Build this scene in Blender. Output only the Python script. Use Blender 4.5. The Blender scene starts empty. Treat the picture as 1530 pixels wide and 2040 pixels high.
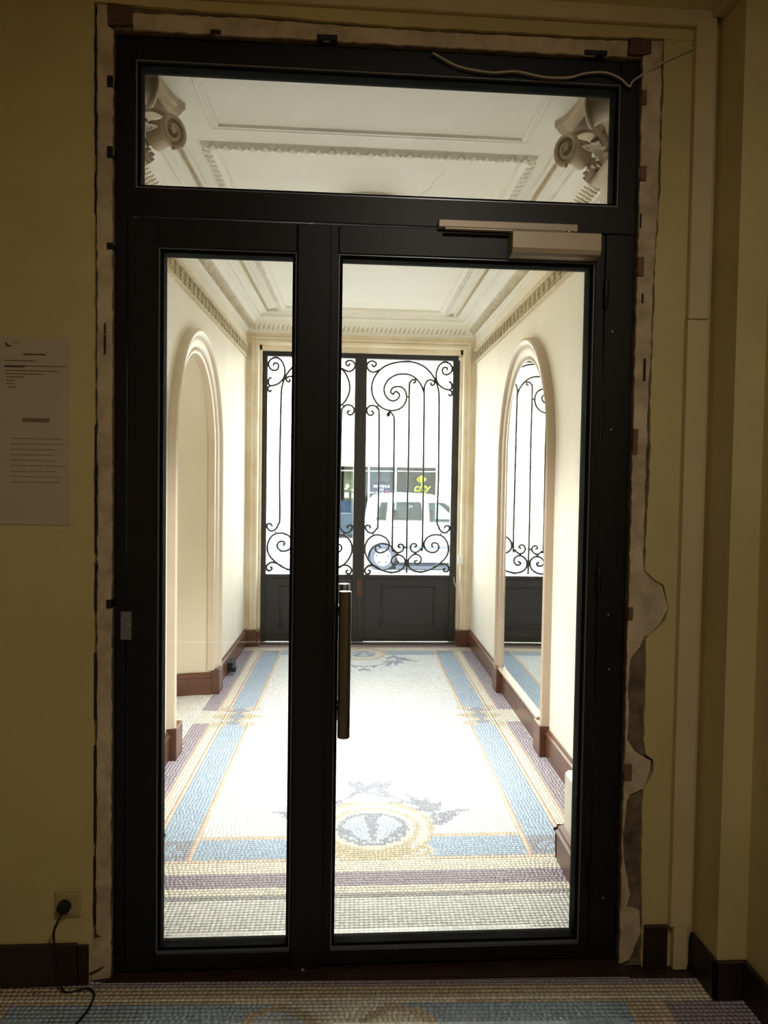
import bpy, math, random
import numpy as np
from mathutils import Vector, Matrix
PI = math.pi
random.seed(7)
RNG = np.random.default_rng(11)
SC = bpy.context.scene
COL = SC.collection

# ------------------------------------------------------------------ camera
YAW, PITCH, ROLL, FPX = 0.07206, -0.03637, 0.01512, 1571.0
w = Vector((math.sin(YAW)*math.cos(PITCH), math.cos(YAW)*math.cos(PITCH), math.sin(PITCH)))
r0 = Vector((math.cos(YAW), -math.sin(YAW), 0)); u0 = r0.cross(w)
rr = math.cos(ROLL)*r0 + math.sin(ROLL)*u0; uu = rr.cross(w)
cam = bpy.data.cameras.new('camera'); camo = bpy.data.objects.new('camera', cam); COL.objects.link(camo)
M = Matrix.Identity(4)
for i in range(3):
    M[i][0], M[i][1], M[i][2] = rr[i], uu[i], -w[i]
M.translation = Vector((0, 0, 1.5))
camo.matrix_world = M
cam.sensor_fit = 'VERTICAL'; cam.sensor_height = 24.0; cam.lens = 24.0*FPX/2040.0
cam.clip_start = 0.05; cam.clip_end = 300
SC.camera = camo
# ------------------------------------------------------------------ world, sun, exposure
SKY, SUN, HFILL, CFILL = 7.2, 12.0, 13.0, 31.0
wd = bpy.data.worlds.new('sky'); SC.world = wd; wd.use_nodes = True
nt = wd.node_tree; nt.nodes.clear()
tc = nt.nodes.new('ShaderNodeTexCoord'); sx = nt.nodes.new('ShaderNodeSeparateXYZ')
rp = nt.nodes.new('ShaderNodeValToRGB'); bg = nt.nodes.new('ShaderNodeBackground'); ow = nt.nodes.new('ShaderNodeOutputWorld')
rp.color_ramp.elements[0].position = 0.0; rp.color_ramp.elements[0].color = (0.97, 0.98, 1, 1)
rp.color_ramp.elements[1].position = 0.9; rp.color_ramp.elements[1].color = (0.74, 0.86, 1, 1)
nt.links.new(tc.outputs['Generated'], sx.inputs[0]); nt.links.new(sx.outputs['Z'], rp.inputs[0])
nt.links.new(rp.outputs[0], bg.inputs[0]); nt.links.new(bg.outputs[0], ow.inputs[0])
bg.inputs[1].default_value = SKY
sl = bpy.data.lights.new('sun', 'SUN'); sl.energy = SUN; sl.angle = math.radians(3); sl.color = (1, 0.96, 0.9)
so = bpy.data.objects.new('sun', sl); COL.objects.link(so)
so.rotation_euler = (math.radians(48), 0, math.radians(-14)); so.location = (0, -5, 14)
# portal in the gate opening (guides sampling of the sky, gives no light itself)
pl = bpy.data.lights.new('gate_portal', 'AREA'); pl.shape = 'RECTANGLE'; pl.size = 1.8; pl.size_y = 2.1; pl.cycles.is_portal = True
po = bpy.data.objects.new('gate_portal', pl); COL.objects.link(po); po.location = (0.31, 7.47, 1.65)
po.rotation_euler = (math.radians(90), 0, PI)
po.rotation_euler = (math.radians(-90), 0, 0)
# added fill light for the dim hall, unseen above the camera
al = bpy.data.lights.new('hall_fill', 'AREA'); al.shape = 'DISK'; al.size = 0.24; al.energy = HFILL; al.color = (1, 0.93, 0.80)
ao = bpy.data.objects.new('hall_fill', al); COL.objects.link(ao); ao.location = (0.62, 0.10, 3.12)
# added fill light brightening the corridor, kept out of view behind the door's top rail
cl_ = bpy.data.lights.new('corridor_fill', 'AREA'); cl_.shape = 'DISK'; cl_.size = 0.30; cl_.energy = CFILL; cl_.spread = math.radians(80); cl_.color = (1, 0.985, 0.96)
cl_o = bpy.data.objects.new('corridor_fill', cl_); COL.objects.link(cl_o); cl_o.location = (0.20, 4.18, 2.868)
SC.view_settings.view_transform = 'Standard'; SC.view_settings.look = 'None'
SC.view_settings.exposure = 0.72; SC.view_settings.gamma = 1.0; SC.view_settings.use_curve_mapping = False
SC.cycles.max_bounces = 12; SC.cycles.diffuse_bounces = 8; SC.cycles.glossy_bounces = 5
SC.cycles.transmission_bounces = 8; SC.cycles.transparent_max_bounces = 12
SC.cycles.caustics_reflective = False; SC.cycles.caustics_refractive = False
SC.cycles.sample_clamp_indirect = 12.0

# ------------------------------------------------------------------ materials
def srgb(r, g, b):
    f = lambda c: (c/255/12.92) if c/255 <= 0.04045 else ((c/255+0.055)/1.055)**2.4
    return (f(r), f(g), f(b), 1)
def mat(name, c, rough=0.6, metal=0.0, var=0.0, scale=6.0, bump=0.0, bscale=60.0, spec=0.5, c2=None, detail=5):
    m = bpy.data.materials.new(name); m.use_nodes = True
    n = m.node_tree.nodes; l = m.node_tree.links
    b = n['Principled BSDF']
    b.inputs['Base Color'].default_value = c; b.inputs['Roughness'].default_value = rough
    b.inputs['Metallic'].default_value = metal; b.inputs['Specular IOR Level'].default_value = spec
    if var > 0 or c2:
        t = n.new('ShaderNodeTexCoord'); ns = n.new('ShaderNodeTexNoise'); ns.inputs['Scale'].default_value = scale
        ns.inputs['Detail'].default_value = detail; ns.inputs['Roughness'].default_value = 0.6
        cr = n.new('ShaderNodeValToRGB'); d = c2 if c2 else tuple(x*(1-var) for x in c[:3])+(1,)
        cr.color_ramp.elements[0].position = 0.35; cr.color_ramp.elements[0].color = d
        cr.color_ramp.elements[1].position = 0.62; cr.color_ramp.elements[1].color = c
        l.new(t.outputs['Object'], ns.inputs['Vector']); l.new(ns.outputs[0], cr.inputs[0]); l.new(cr.outputs[0], b.inputs['Base Color'])
    if bump > 0:
        t = n.new('ShaderNodeTexCoord'); ns = n.new('ShaderNodeTexNoise'); ns.inputs['Scale'].default_value = bscale
        ns.inputs['Detail'].default_value = 4
        bp = n.new('ShaderNodeBump'); bp.inputs['Strength'].default_value = bump; bp.inputs['Distance'].default_value = 0.004
        l.new(t.outputs['Object'], ns.inputs['Vector']); l.new(ns.outputs[0], bp.inputs['Height']); l.new(bp.outputs[0], b.inputs['Normal'])
    return m
MT = dict(
    cream=mat('cream_paint', srgb(242, 235, 220), 0.55, var=0.07, scale=2.5, bump=0.15, bscale=40),
    niche=mat('niche_paint', srgb(238, 227, 205), 0.6, var=0.06, scale=2.0),
    plasterw=mat('white_moulding_plaster', srgb(240, 237, 228), 0.6, var=0.05, scale=4),
    leafp=mat('frieze_plaster', srgb(214, 200, 172), 0.7, var=0.25, scale=30),
    archm=mat('arch_moulding_paint', srgb(226, 210, 190), 0.4, var=0.05, scale=5),
    archg=mat('mirror_frame_paint', srgb(196, 176, 156), 0.4, var=0.08, scale=5),
    friezebg=mat('frieze_ground_brown', srgb(178, 156, 124), 0.8, var=0.3, scale=24),  # darker brown ground between the frieze leaves
    capital=mat('capital_stone', srgb(206, 190, 168), 0.55, var=0.16, scale=14),
    endwall=mat('gate_wall_paint', srgb(244, 233, 212), 0.6, c2=srgb(226, 208, 178), scale=3.2, bump=0.3, bscale=30),
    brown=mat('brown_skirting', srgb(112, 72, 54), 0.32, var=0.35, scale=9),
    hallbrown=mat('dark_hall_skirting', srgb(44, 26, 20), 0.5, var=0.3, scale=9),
    iron=mat('black_iron_paint', srgb(36, 38, 46), 0.45, var=0.25, scale=12),
    ironp=mat('gate_panel_paint', srgb(42, 45, 58), 0.5, var=0.25, scale=6),
    rust=mat('rusty_brown_box', srgb(92, 62, 48), 0.7, var=0.4, scale=30),
    frame=mat('door_black_paint', srgb(17, 13, 18), 0.42, spec=0.4, bump=0.05, bscale=200),
    bead=mat('glazing_bead', srgb(128, 128, 136), 0.3, metal=0.4),
    gasket=mat('black_gasket', srgb(6, 6, 7), 0.8, spec=0.1),
    spacer=mat('aluminium_spacer', srgb(190, 190, 196), 0.35, metal=0.7),
    steel=mat('brushed_steel', srgb(128, 122, 118), 0.28, metal=0.95),
    closer=mat('closer_grey_paint', srgb(196, 180, 158), 0.4, metal=0.2),
    hall=mat('hall_ochre_paint', srgb(202, 184, 132), 0.75, c2=srgb(188, 170, 118), scale=1.6, bump=0.15, bscale=60),
    halltrim=mat('hall_pale_trim', srgb(206, 186, 144), 0.65, var=0.08, scale=3),
    hallpl=mat('rough_filler_plaster', srgb(206, 186, 158), 0.9, c2=srgb(172, 152, 124), scale=11, bump=0.8, bscale=45),
    hallcon=mat('exposed_brown_masonry', srgb(126, 108, 84), 0.95, c2=srgb(84, 68, 52), scale=16, bump=1.0, bscale=70),
    gap=mat('dark_joint_filler', srgb(52, 32, 20), 0.9, var=0.4, scale=20),
    pad=mat('dark_brown_timber', srgb(104, 78, 60), 0.9, var=0.3, scale=20),
    wood=mat('brown_wood_shim', srgb(122, 92, 66), 0.8, var=0.3, scale=30),
    black=mat('black_plastic', srgb(14, 14, 15), 0.45),
    cable=mat('grey_white_cable', srgb(190, 178, 160), 0.5),
    paper=mat('grey_paper', srgb(190, 174, 150), 0.8, var=0.05, scale=3),
    ink=mat('faded_ink', srgb(60, 45, 30), 0.8), inkl=mat('pale_ink', srgb(128, 108, 88), 0.8),
    socket=mat('ivory_socket', srgb(176, 158, 108), 0.5),
    sill=mat('dark_threshold_stone', srgb(50, 32, 26), 0.5, var=0.4, scale=14),
    grout=mat('mosaic_grout', srgb(168, 166, 160), 0.75, var=0.2, scale=20),
    white=mat('white_gloss', srgb(236, 236, 232), 0.4),
    facade=mat('pale_facade_render', srgb(236, 228, 212), 0.8, var=0.05, scale=0.8),
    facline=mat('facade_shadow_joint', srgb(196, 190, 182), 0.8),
    road=mat('pale_asphalt', srgb(150, 150, 150), 0.8, var=0.2, scale=30),
    pave=mat('pavement_stone', srgb(196, 192, 184), 0.8, var=0.1, scale=8),
    carw=mat('white_car_paint', srgb(238, 240, 242), 0.25),
    carb=mat('grey_car_plastic', srgb(74, 78, 88), 0.6),
    tyre=mat('tyre_rubber', srgb(52, 58, 70), 0.8),
    rim=mat('alloy_rim', srgb(214, 216, 220), 0.35, metal=0.4),
    dark=mat('shop_interior_grey', srgb(70, 84, 96), 0.8, var=0.3, scale=2),
    shopy=mat('shop_curtain', srgb(150, 144, 110), 0.8, var=0.4, scale=5),
    shopb=mat('shop_blue_grey', srgb(96, 118, 142), 0.8, var=0.4, scale=4),
    green=mat('lime_sign_green', srgb(118, 140, 10), 0.5),
    purple=mat('shop_dome_violet', srgb(60, 58, 110), 0.6),
    red=mat('sign_red', srgb(190, 30, 40), 0.5),
    bike=mat('blue_grey_metal', srgb(96, 110, 132), 0.4, metal=0.4),
)
def glass_mat(name, tint=(0.97, 0.985, 0.98, 1), ior=1.45, rough=0.0):
    m = bpy.data.materials.new(name); m.use_nodes = True; n = m.node_tree.nodes; l = m.node_tree.links; n.clear()
    o = n.new('ShaderNodeOutputMaterial'); mx = n.new('ShaderNodeMixShader'); tr = n.new('ShaderNodeBsdfTransparent')
    g = n.new('ShaderNodeBsdfGlossy'); f = n.new('ShaderNodeFresnel'); f.inputs[0].default_value = ior
    tr.inputs[0].default_value = tint; g.inputs['Roughness'].default_value = rough
    l.new(f.outputs[0], mx.inputs[0]); l.new(tr.outputs[0], mx.inputs[1]); l.new(g.outputs[0], mx.inputs[2]); l.new(mx.outputs[0], o.inputs[0])
    return m
MT['glass'] = glass_mat('clear_glass')
MT['carglass'] = glass_mat('car_glass', (0.62, 0.72, 0.76, 1), 1.6)
MT['shopglass'] = glass_mat('shop_glass', (0.8, 0.86, 0.88, 1), 1.5)
m = bpy.data.materials.new('mirror_silver'); m.use_nodes = True; b = m.node_tree.nodes['Principled BSDF']
b.inputs['Base Color'].default_value = (0.88, 0.92, 0.9, 1); b.inputs['Metallic'].default_value = 1; b.inputs['Roughness'].default_value = 0.01
MT['mirror'] = m
# mosaic tesserae: colour of each stone from the mesh
m = bpy.data.materials.new('mosaic_stone'); m.use_nodes = True; n = m.node_tree.nodes; l = m.node_tree.links; b = n['Principled BSDF']
at = n.new('ShaderNodeAttribute'); at.attribute_name = 'stone'; l.new(at.outputs['Color'], b.inputs['Base Color'])
b.inputs['Roughness'].default_value = 0.30; b.inputs['Coat Weight'].default_value = 0.7; b.inputs['Coat Roughness'].default_value = 0.2
MT['tile'] = m

# ------------------------------------------------------------------ helpers
ORI = {}
def I3(s, v, z): return (s, v, z)
def C(s, v, z): return (s+0.05+0.035*v, v, z)          # corridor frame: walls run slightly askew to the door
def TC(s, v, z): return C(s, v, z+0.015*(v-7.2))        # ceiling falls a little towards the door
def tag(o, label=None, cat=None, group=None, kind=None):
    if label: o['label'] = label
    if cat: o['category'] = cat
    if group: o['group'] = group
    if kind: o['kind'] = kind
    return o
def empty(name, loc, label=None, cat=None, group=None, kind=None):
    o = bpy.data.objects.new(name, None); o.empty_display_size = 0.05; COL.objects.link(o); o.location = loc
    ORI[o.name] = Vector(loc); return tag(o, label, cat, group, kind)
class MB:
    def __init__(self, f=I3): self.v = []; self.f = []; self.fn = f
    def add(self, vs, fs):
        k = len(self.v); self.v += [self.fn(*p) for p in vs]; self.f += [tuple(i+k for i in q) for q in fs]; return self
    def box(self, a, b, bev=0.0):
        x0, x1 = sorted((a[0], b[0])); y0, y1 = sorted((a[1], b[1])); z0, z1 = sorted((a[2], b[2]))
        if bev <= 0:
            vs = [(x, y, z) for z in (z0, z1) for y in (y0, y1) for x in (x0, x1)]
            fs = [(0, 2, 3, 1), (4, 5, 7, 6), (0, 1, 5, 4), (2, 6, 7, 3), (0, 4, 6, 2), (1, 3, 7, 5)]
            return self.add(vs, fs)
        bev = min(bev, (x1-x0)/2.01, (y1-y0)/2.01, (z1-z0)/2.01)
        cx, cy, cz = (x0+x1)/2, (y0+y1)/2, (z0+z1)/2; hx, hy, hz = (x1-x0)/2, (y1-y0)/2, (z1-z0)/2
        vs = []; idx = {}
        for i in (-1, 1):
            for j in (-1, 1):
                for k in (-1, 1):
                    idx[i, j, k] = len(vs)
                    vs += [(cx+i*hx, cy+j*(hy-bev), cz+k*(hz-bev)), (cx+i*(hx-bev), cy+j*hy, cz+k*(hz-bev)), (cx+i*(hx-bev), cy+j*(hy-bev), cz+k*hz)]
        g = lambda i, j, k, a: idx[i, j, k]+a
        fs = []
        for i in (-1, 1):
            fs.append((g(i,-1,-1,0), g(i,1,-1,0), g(i,1,1,0), g(i,-1,1,0)))
            fs.append((g(-1,i,-1,1), g(1,i,-1,1), g(1,i,1,1), g(-1,i,1,1)))
            fs.append((g(-1,-1,i,2), g(1,-1,i,2), g(1,1,i,2), g(-1,1,i,2)))
            for j in (-1, 1):
                fs.append((g(i,j,-1,0), g(i,j,-1,1), g(i,j,1,1), g(i,j,1,0)))
                fs.append((g(i,-1,j,0), g(i,-1,j,2), g(i,1,j,2), g(i,1,j,0)))
                fs.append((g(-1,i,j,1), g(-1,i,j,2), g(1,i,j,2), g(1,i,j,1)))
                for k in (-1, 1): fs.append((g(i,j,k,0), g(i,j,k,1), g(i,j,k,2)))
        return self.add(vs, fs)
    def tube(self, pts, r, n=8, caps=True):
        pts = [Vector(p) for p in pts]; N = len(pts)
        rs = r if isinstance(r, (list, tuple)) else [r]*N
        vs = []; fs = []; prev = None
        for i, p in enumerate(pts):
            t = (pts[min(i+1, N-1)]-pts[max(i-1, 0)])
            t = t.normalized() if t.length > 1e-9 else Vector((0, 0, 1))
            if prev is None:
                a = Vector((0, 0, 1)) if abs(t.z) < 0.9 else Vector((0, 1, 0))
                prev = t.cross(a).normalized()
            nrm = (prev-t*prev.dot(t)); nrm = nrm.normalized() if nrm.length > 1e-6 else t.orthogonal().normalized()
            prev = nrm; bn = t.cross(nrm)
            for k in range(n):
                a = 2*PI*k/n; q = p+nrm*math.cos(a)*rs[i]+bn*math.sin(a)*rs[i]; vs.append(tuple(q))
        for i in range(N-1):
            for k in range(n):
                fs.append((i*n+k, i*n+(k+1) % n, (i+1)*n+(k+1) % n, (i+1)*n+k))
        if caps: fs.append(tuple(range(n))[::-1]); fs.append(tuple((N-1)*n+k for k in range(n)))
        return self.add(vs, fs)
    def lathe(self, c, prof, n=24, axis='z'):
        vs = []; fs = []
        for (r, h) in prof:
            for k in range(n):
                a = 2*PI*k/n; x, y = r*math.cos(a), r*math.sin(a)
                vs.append({'z': (c[0]+x, c[1]+y, c[2]+h), 'y': (c[0]+x, c[1]+h, c[2]+y), 'x': (c[0]+h, c[1]+x, c[2]+y)}[axis])
        for i in range(len(prof)-1):
            for k in range(n): fs.append((i*n+k, i*n+(k+1) % n, (i+1)*n+(k+1) % n, (i+1)*n+k))
        fs.append(tuple(range(n))); fs.append(tuple((len(prof)-1)*n+k for k in range(n)))
        return self.add(vs, fs)
    def prism(self, poly, y0, y1, plane='xz'):
        n = len(poly); P = {'xz': lambda a, b, h: (a, h, b), 'xy': lambda a, b, h: (a, b, h), 'yz': lambda a, b, h: (h, a, b)}[plane]
        vs = [P(a, b, y0) for a, b in poly]+[P(a, b, y1) for a, b in poly]
        fs = [tuple(range(n)), tuple(range(2*n-1, n-1, -1))]+[(i, (i+1) % n, n+(i+1) % n, n+i) for i in range(n)]
        return self.add(vs, fs)
    def grid(self, rows):
        nr, nc = len(rows), len(rows[0]); vs = [p for r in rows for p in r]
        return self.add(vs, [(i*nc+j, i*nc+j+1, (i+1)*nc+j+1, (i+1)*nc+j) for i in range(nr-1) for j in range(nc-1)])
    def build(self, name, m, parent=None, smooth=False, label=None, cat=None, group=None, kind=None):
        import bmesh
        V = np.array(self.v, dtype=np.float64)
        if parent is not None: o3 = ORI[parent.name]
        else:
            lo, hi = V.min(0), V.max(0); o3 = Vector(((lo[0]+hi[0])/2, (lo[1]+hi[1])/2, lo[2]))
        V = V-np.array(o3)
        me = bpy.data.meshes.new(name); me.from_pydata(V.tolist(), [], self.f); me.update()
        bm = bmesh.new(); bm.from_mesh(me); bmesh.ops.recalc_face_normals(bm, faces=bm.faces); bm.to_mesh(me); bm.free()
        me.materials.append(MT[m] if isinstance(m, str) else m)
        if smooth:
            me.polygons.foreach_set('use_smooth', [True]*len(me.polygons))
            try: me.set_sharp_from_angle(angle=math.radians(42))
            except Exception: pass
        o = bpy.data.objects.new(name, me); COL.objects.link(o)
        if parent is not None: o.parent = parent
        else: o.location = o3
        ORI[o.name] = Vector(o3)
        return tag(o, label, cat, group, kind)
def struct(mb, name, m, label, smooth=False, parent=None):
    return mb.build(name, m, parent, smooth, label, None, None, 'structure')
def crom(pts, k=6):
    P = [Vector(p) for p in pts]; P = [2*P[0]-P[1]]+P+[2*P[-1]-P[-2]]; out = []
    for i in range(1, len(P)-2):
        a, b, c, d = P[i-1:i+3]
        for j in range(k):
            t = j/k
            out.append(0.5*((2*b)+(c-a)*t+(2*a-5*b+4*c-d)*t*t+(3*b-a-3*c+d)*t**3))
    out.append(P[-2]); return out
def text_mb(mb, s, size, place, depth=0.004, shear=0.0, bold=0.0):
    cu = bpy.data.curves.new('t', 'FONT'); cu.body = s; cu.size = size; cu.shear = shear; cu.offset = bold; cu.resolution_u = 3
    o = bpy.data.objects.new('t', cu); COL.objects.link(o); dg = bpy.context.evaluated_depsgraph_get()
    me = o.evaluated_get(dg).to_mesh(); vs = [v.co.copy() for v in me.vertices]; fs = [tuple(p.vertices) for p in me.polygons]
    mb.add([place(v.x, v.y) for v in vs], fs)
    o.to_mesh_clear(); bpy.data.objects.remove(o); bpy.data.curves.remove(cu)

# ------------------------------------------------------------------ mosaic floors
PAL = dict(white=srgb(240, 240, 238), cream=srgb(238, 231, 212), grid=srgb(240, 238, 230), blue=srgb(170, 191, 212), purple=srgb(166, 153, 164),
           orange=srgb(222, 198, 176), grey=srgb(152, 155, 168), tan=srgb(206, 190, 160), line=srgb(168, 165, 162), paleblue=srgb(198, 208, 220), red=srgb(196, 140, 118))
PN = list(PAL); PI_ = {k: i for i, k in enumerate(PN)}
def seg(px, py, a, b, wd):
    d = (b[0]-a[0], b[1]-a[1]); L = d[0]**2+d[1]**2; t = max(0, min(1, ((px-a[0])*d[0]+(py-a[1])*d[1])/L))
    return math.hypot(px-a[0]-t*d[0], py-a[1]-t*d[1]) < wd*(1 if wd < 0.012 else math.sin(PI*min(.97, max(.03, t)))**0.5)
SPRIG = [((.30,3.30),(.32,3.42),.010), ((.32,3.42),(.33,3.52),.010), ((.33,3.50),(.50,3.565),.018), ((.33,3.47),(.44,3.50),.020), ((.32,3.40),(.41,3.47),.022),
         ((.33,3.53),(.375,3.65),.020), ((.32,3.54),(.307,3.70),.022), ((.31,3.54),(.222,3.745),.020), ((.31,3.54),(.193,3.59),.016), ((.31,3.36),(.235,3.49),.022),
         ((.31,3.56),(.16,3.70),.009), ((.16,3.70),(.006,3.78),.009), ((.15,3.70),(.109,3.80),.014), ((.006,3.78),(-.07,3.92),.020), ((.006,3.78),(.10,3.915),.020)]
def col_corr(s, v):
    a = abs(s)
    if a > 1.03: return 'grid'
    if v < 2.80: return 'grid'
    if v < 2.83: return 'line'
    if v < 2.885: return 'cream'
    if v < 2.99: return 'purple'
    if v < 3.08 and a < .95: return 'cream'
    ds, dv = s-.045, v-3.37
    r = math.hypot(ds, dv*0.95)
    if v < 4.1:
        if r < .155:
            an = math.atan2(dv+.17, ds)*9
            return 'grey' if (r > .135 or (math.sin(an) > .55)) else 'paleblue'
        if r < .185: return 'cream'
        if r < .205: return 'tan'
        if r < .25 and (dv > -.12 or a > .2): return 'cream'
        if r < .272: return 'tan'
        for c0 in (-.13, .22):
            q = math.hypot(s-c0, v-3.16)
            if q < .075: return 'tan' if (q < .02 or .045 < q < .06) else 'cream'
        q = math.hypot(abs(ds)-.12, (v-3.625)*1.2)
        if q < .035: return 'grey' if q > .02 else 'tan'
        for A, B, wd in SPRIG:
            m = .045
            if seg(abs(s-m), v, (abs(A[0]-m) if A[0] > m else m-A[0], A[1]), (abs(B[0]-m) if B[0] > m else m-B[0], B[1]), wd): return 'grey'
            if seg(s, v, A, B, wd): return 'grey'
    if v > 5.9:
        q = math.hypot(s-.045, (v-6.87)*.8)
        if q < .105: return 'grey' if (q > .09 or math.sin(math.atan2(v-7.0, s-.045)*9) > .5) else 'paleblue'
        if q < .16: return 'cream'
        if q < .2: return 'orange'
        if v < 6.95:
            for A, B, wd in SPRIG:
                m = .045; A2 = (A[0], 10.15-A[1]-.0); B2 = (B[0], 10.15-B[1])
                if seg(abs(s-m)+m, v, A2, B2, max(wd, .012)): return 'grey'
    # side medallions
    if 4.7 < v < 5.4 and a > .6:
        t = a-.785; dv = v-5.03
        if math.hypot(t, dv*1.05) < .052: return 'grey'
        if abs(t) < .014 and abs(dv) < .14: return 'grey'
        for c0 in (.135, -.135):
            q = math.hypot(t, dv-c0)
            if q < .045 and (dv-c0)*c0 > -.002: return 'grey'
            if abs(t) < .075 and abs(dv-c0*.85) < .012: return 'grey'
        if abs(dv) < .11*(1-abs(t)/.17): return 'tan'
        for c0 in (.17, -.17):
            if math.hypot(t-.09, dv-c0) < .055 or math.hypot(t+.09, dv-c0) < .05: return 'orange' if (int(a*80) % 2) else 'tan'
        if abs(dv) < .13: return 'cream' if a > .7 else 'white'
    if v > 7.16: return 'purple'
    if v > 7.02: return 'cream' if v < 7.12 else 'orange'
    if v > 6.995: return 'orange'
    if a > .93: return 'purple'
    if a > .912: return 'orange'
    if a > .868: return 'cream'
    if a > .845: return 'orange'
    if a > .70 and 3.11 <= v <= 3.28 or a > .70 and 6.83 <= v:
        q = math.hypot(a-.845, v-(3.11 if v < 5 else 6.83)); return 'grey' if (q > .145 or int(q*90) % 3 == 0 or math.sin(6*math.atan2(v-3.11, .845-a)) > .5) else 'blue'
    if v < 3.105: return 'orange'
    if a > .70: return 'blue'
    if a > .676: return 'orange'
    if v < 3.28: return 'blue'
    if v < 3.312: return 'orange'
    if v > 6.98: return 'orange'
    if v > 6.83: return 'blue'
    return 'white'
def col_hall(x, y):
    q = y+.037*x
    if q > 2.352: return 'purple'
    if q > 2.300: return 'tan'
    if q > 2.284: return 'cream'
    if q > 2.270: return 'tan' if abs(x-.07) > .33 else 'cream'
    if abs(x) > 1.02: return 'purple'
    if abs(x) > .98: return 'orange'
    if abs(x) > .90: return 'tan'
    for c0 in (-.12, .22):
        d = math.hypot(x-c0, q-2.15)
        if d < .03: return 'tan'
        if d < .085: return 'paleblue' if c0 < 0 else 'cream'
        if d < .115: return 'tan'
    if abs(x-.05) < .36: return 'cream' if math.hypot(x-.05, (q-2.0)) < .38 and abs(x-.05) < .33-(q-2.15)*1.2 else 'blue'
    return 'blue'
def tess_grid(x0, x1, y0, y1, colf, inside, pitch=0.0168, straight=lambda s, v: False, xb=lambda y: [], yb=()):
    out = []; ys = sorted([y0]+[q for q in yb if y0 < q < y1]+[y1])
    for ya, yc in zip(ys[:-1], ys[1:]):
        nr = max(1, round((yc-ya)/pitch)); hs = [random.uniform(.95, 1.05) for _ in range(nr)]; k = (yc-ya)/sum(hs); y = ya
        for h in hs:
            h *= k; ym = y+h/2; y += h; st = straight(0, ym)
            cuts = sorted([x0]+[q for q in xb(ym) if x0 < q < x1]+[x1])
            for xa, xc in zip(cuts[:-1], cuts[1:]):
                n = max(1, round((xc-xa)/pitch)); ws = [1.0 if st else random.uniform(.8, 1.25) for _ in range(n)]; kk = (xc-xa)/sum(ws); x = xa
                for wd in ws:
                    wd *= kk; xm = x+wd/2; x += wd
                    if inside(xm, ym): out.append((xm, ym, wd-.0013, h-.0013, colf(xm, ym), random.uniform(-.03, .03) if n > 3 and not st else random.uniform(-.01, .01)))
    return out
def tess_mesh(name, T, fn, z0, z1, parent, kind=None):
    n = len(T); A = np.zeros((n, 8, 3)); colr = np.zeros((n, 8, 4))
    for i, (x, y, wd, h, c, rot) in enumerate(T):
        ca, sa = math.cos(rot), math.sin(rot); k = 0
        zt = z1+random.uniform(-.0004, .0004); j = random.uniform(.86, 1.08); base = PAL[c]
        colr[i, :, :] = [min(1, base[0]*j), min(1, base[1]*j), min(1, base[2]*j), 1]
        tx, ty = random.uniform(-.0002, .0002), random.uniform(-.0002, .0002)
        for (a, b) in ((-1, -1), (1, -1), (1, 1), (-1, 1)):
            px = x+(a*wd*ca-b*h*sa)/2; py = y+(a*wd*sa+b*h*ca)/2
            A[i, k] = fn(px, py, z0); A[i, k+4] = fn(px, py, zt+a*tx+b*ty); k += 1
    F = np.array([(4, 5, 6, 7), (0, 1, 5, 4), (1, 2, 6, 5), (2, 3, 7, 6), (3, 0, 4, 7)])
    faces = (F[None]+(np.arange(n)*8)[:, None, None]).reshape(-1, 4)
    me = bpy.data.meshes.new(name); V = A.reshape(-1, 3)-np.array(ORI[parent.name])
    me.vertices.add(len(V)); me.vertices.foreach_set('co', V.ravel()); me.loops.add(faces.size); me.loops.foreach_set('vertex_index', faces.ravel().astype(np.int32))
    me.polygons.add(len(faces)); me.polygons.foreach_set('loop_start', np.arange(0, faces.size, 4, dtype=np.int32))
    me.update(calc_edges=True); me.validate()
    ca = me.color_attributes.new('stone', 'FLOAT_COLOR', 'POINT'); ca.data.foreach_set('color', colr.reshape(-1))
    me.materials.append(MT['tile'])
    o = bpy.data.objects.new(name, me); COL.objects.link(o); o.parent = parent; ORI[o.name] = ORI[parent.name]
    return tag(o, kind=kind)
TV = {}
def tile_obj(T, fn, z0, z1, parent):
    x, y, wd, h, c, rot = T; key = (c, random.randrange(4))
    if key not in TV:
        j = (.88, .96, 1.02, 1.08)[key[1]]; b = PAL[c]
        me = bpy.data.meshes.new('mosaic_tile'); vs = [(a/2, b_/2, zz) for zz in (0, 1) for a, b_ in ((-1, -1), (1, -1), (1, 1), (-1, 1))]
        me.from_pydata(vs, [], [(4, 5, 6, 7), (0, 1, 5, 4), (1, 2, 6, 5), (2, 3, 7, 6), (3, 0, 4, 7)])
        ca = me.color_attributes.new('stone', 'FLOAT_COLOR', 'POINT'); ca.data.foreach_set('color', [min(1, b[0]*j), min(1, b[1]*j), min(1, b[2]*j), 1]*8)
        me.materials.append(MT['tile']); TV[key] = me
    o = bpy.data.objects.new('mosaic_tile', TV[key]); COL.objects.link(o); o.parent = parent
    o.location = Vector(fn(x, y, z0))-ORI[parent.name]; o.scale = (wd, h, z1-z0); o.rotation_euler = (0, 0, rot)

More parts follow.
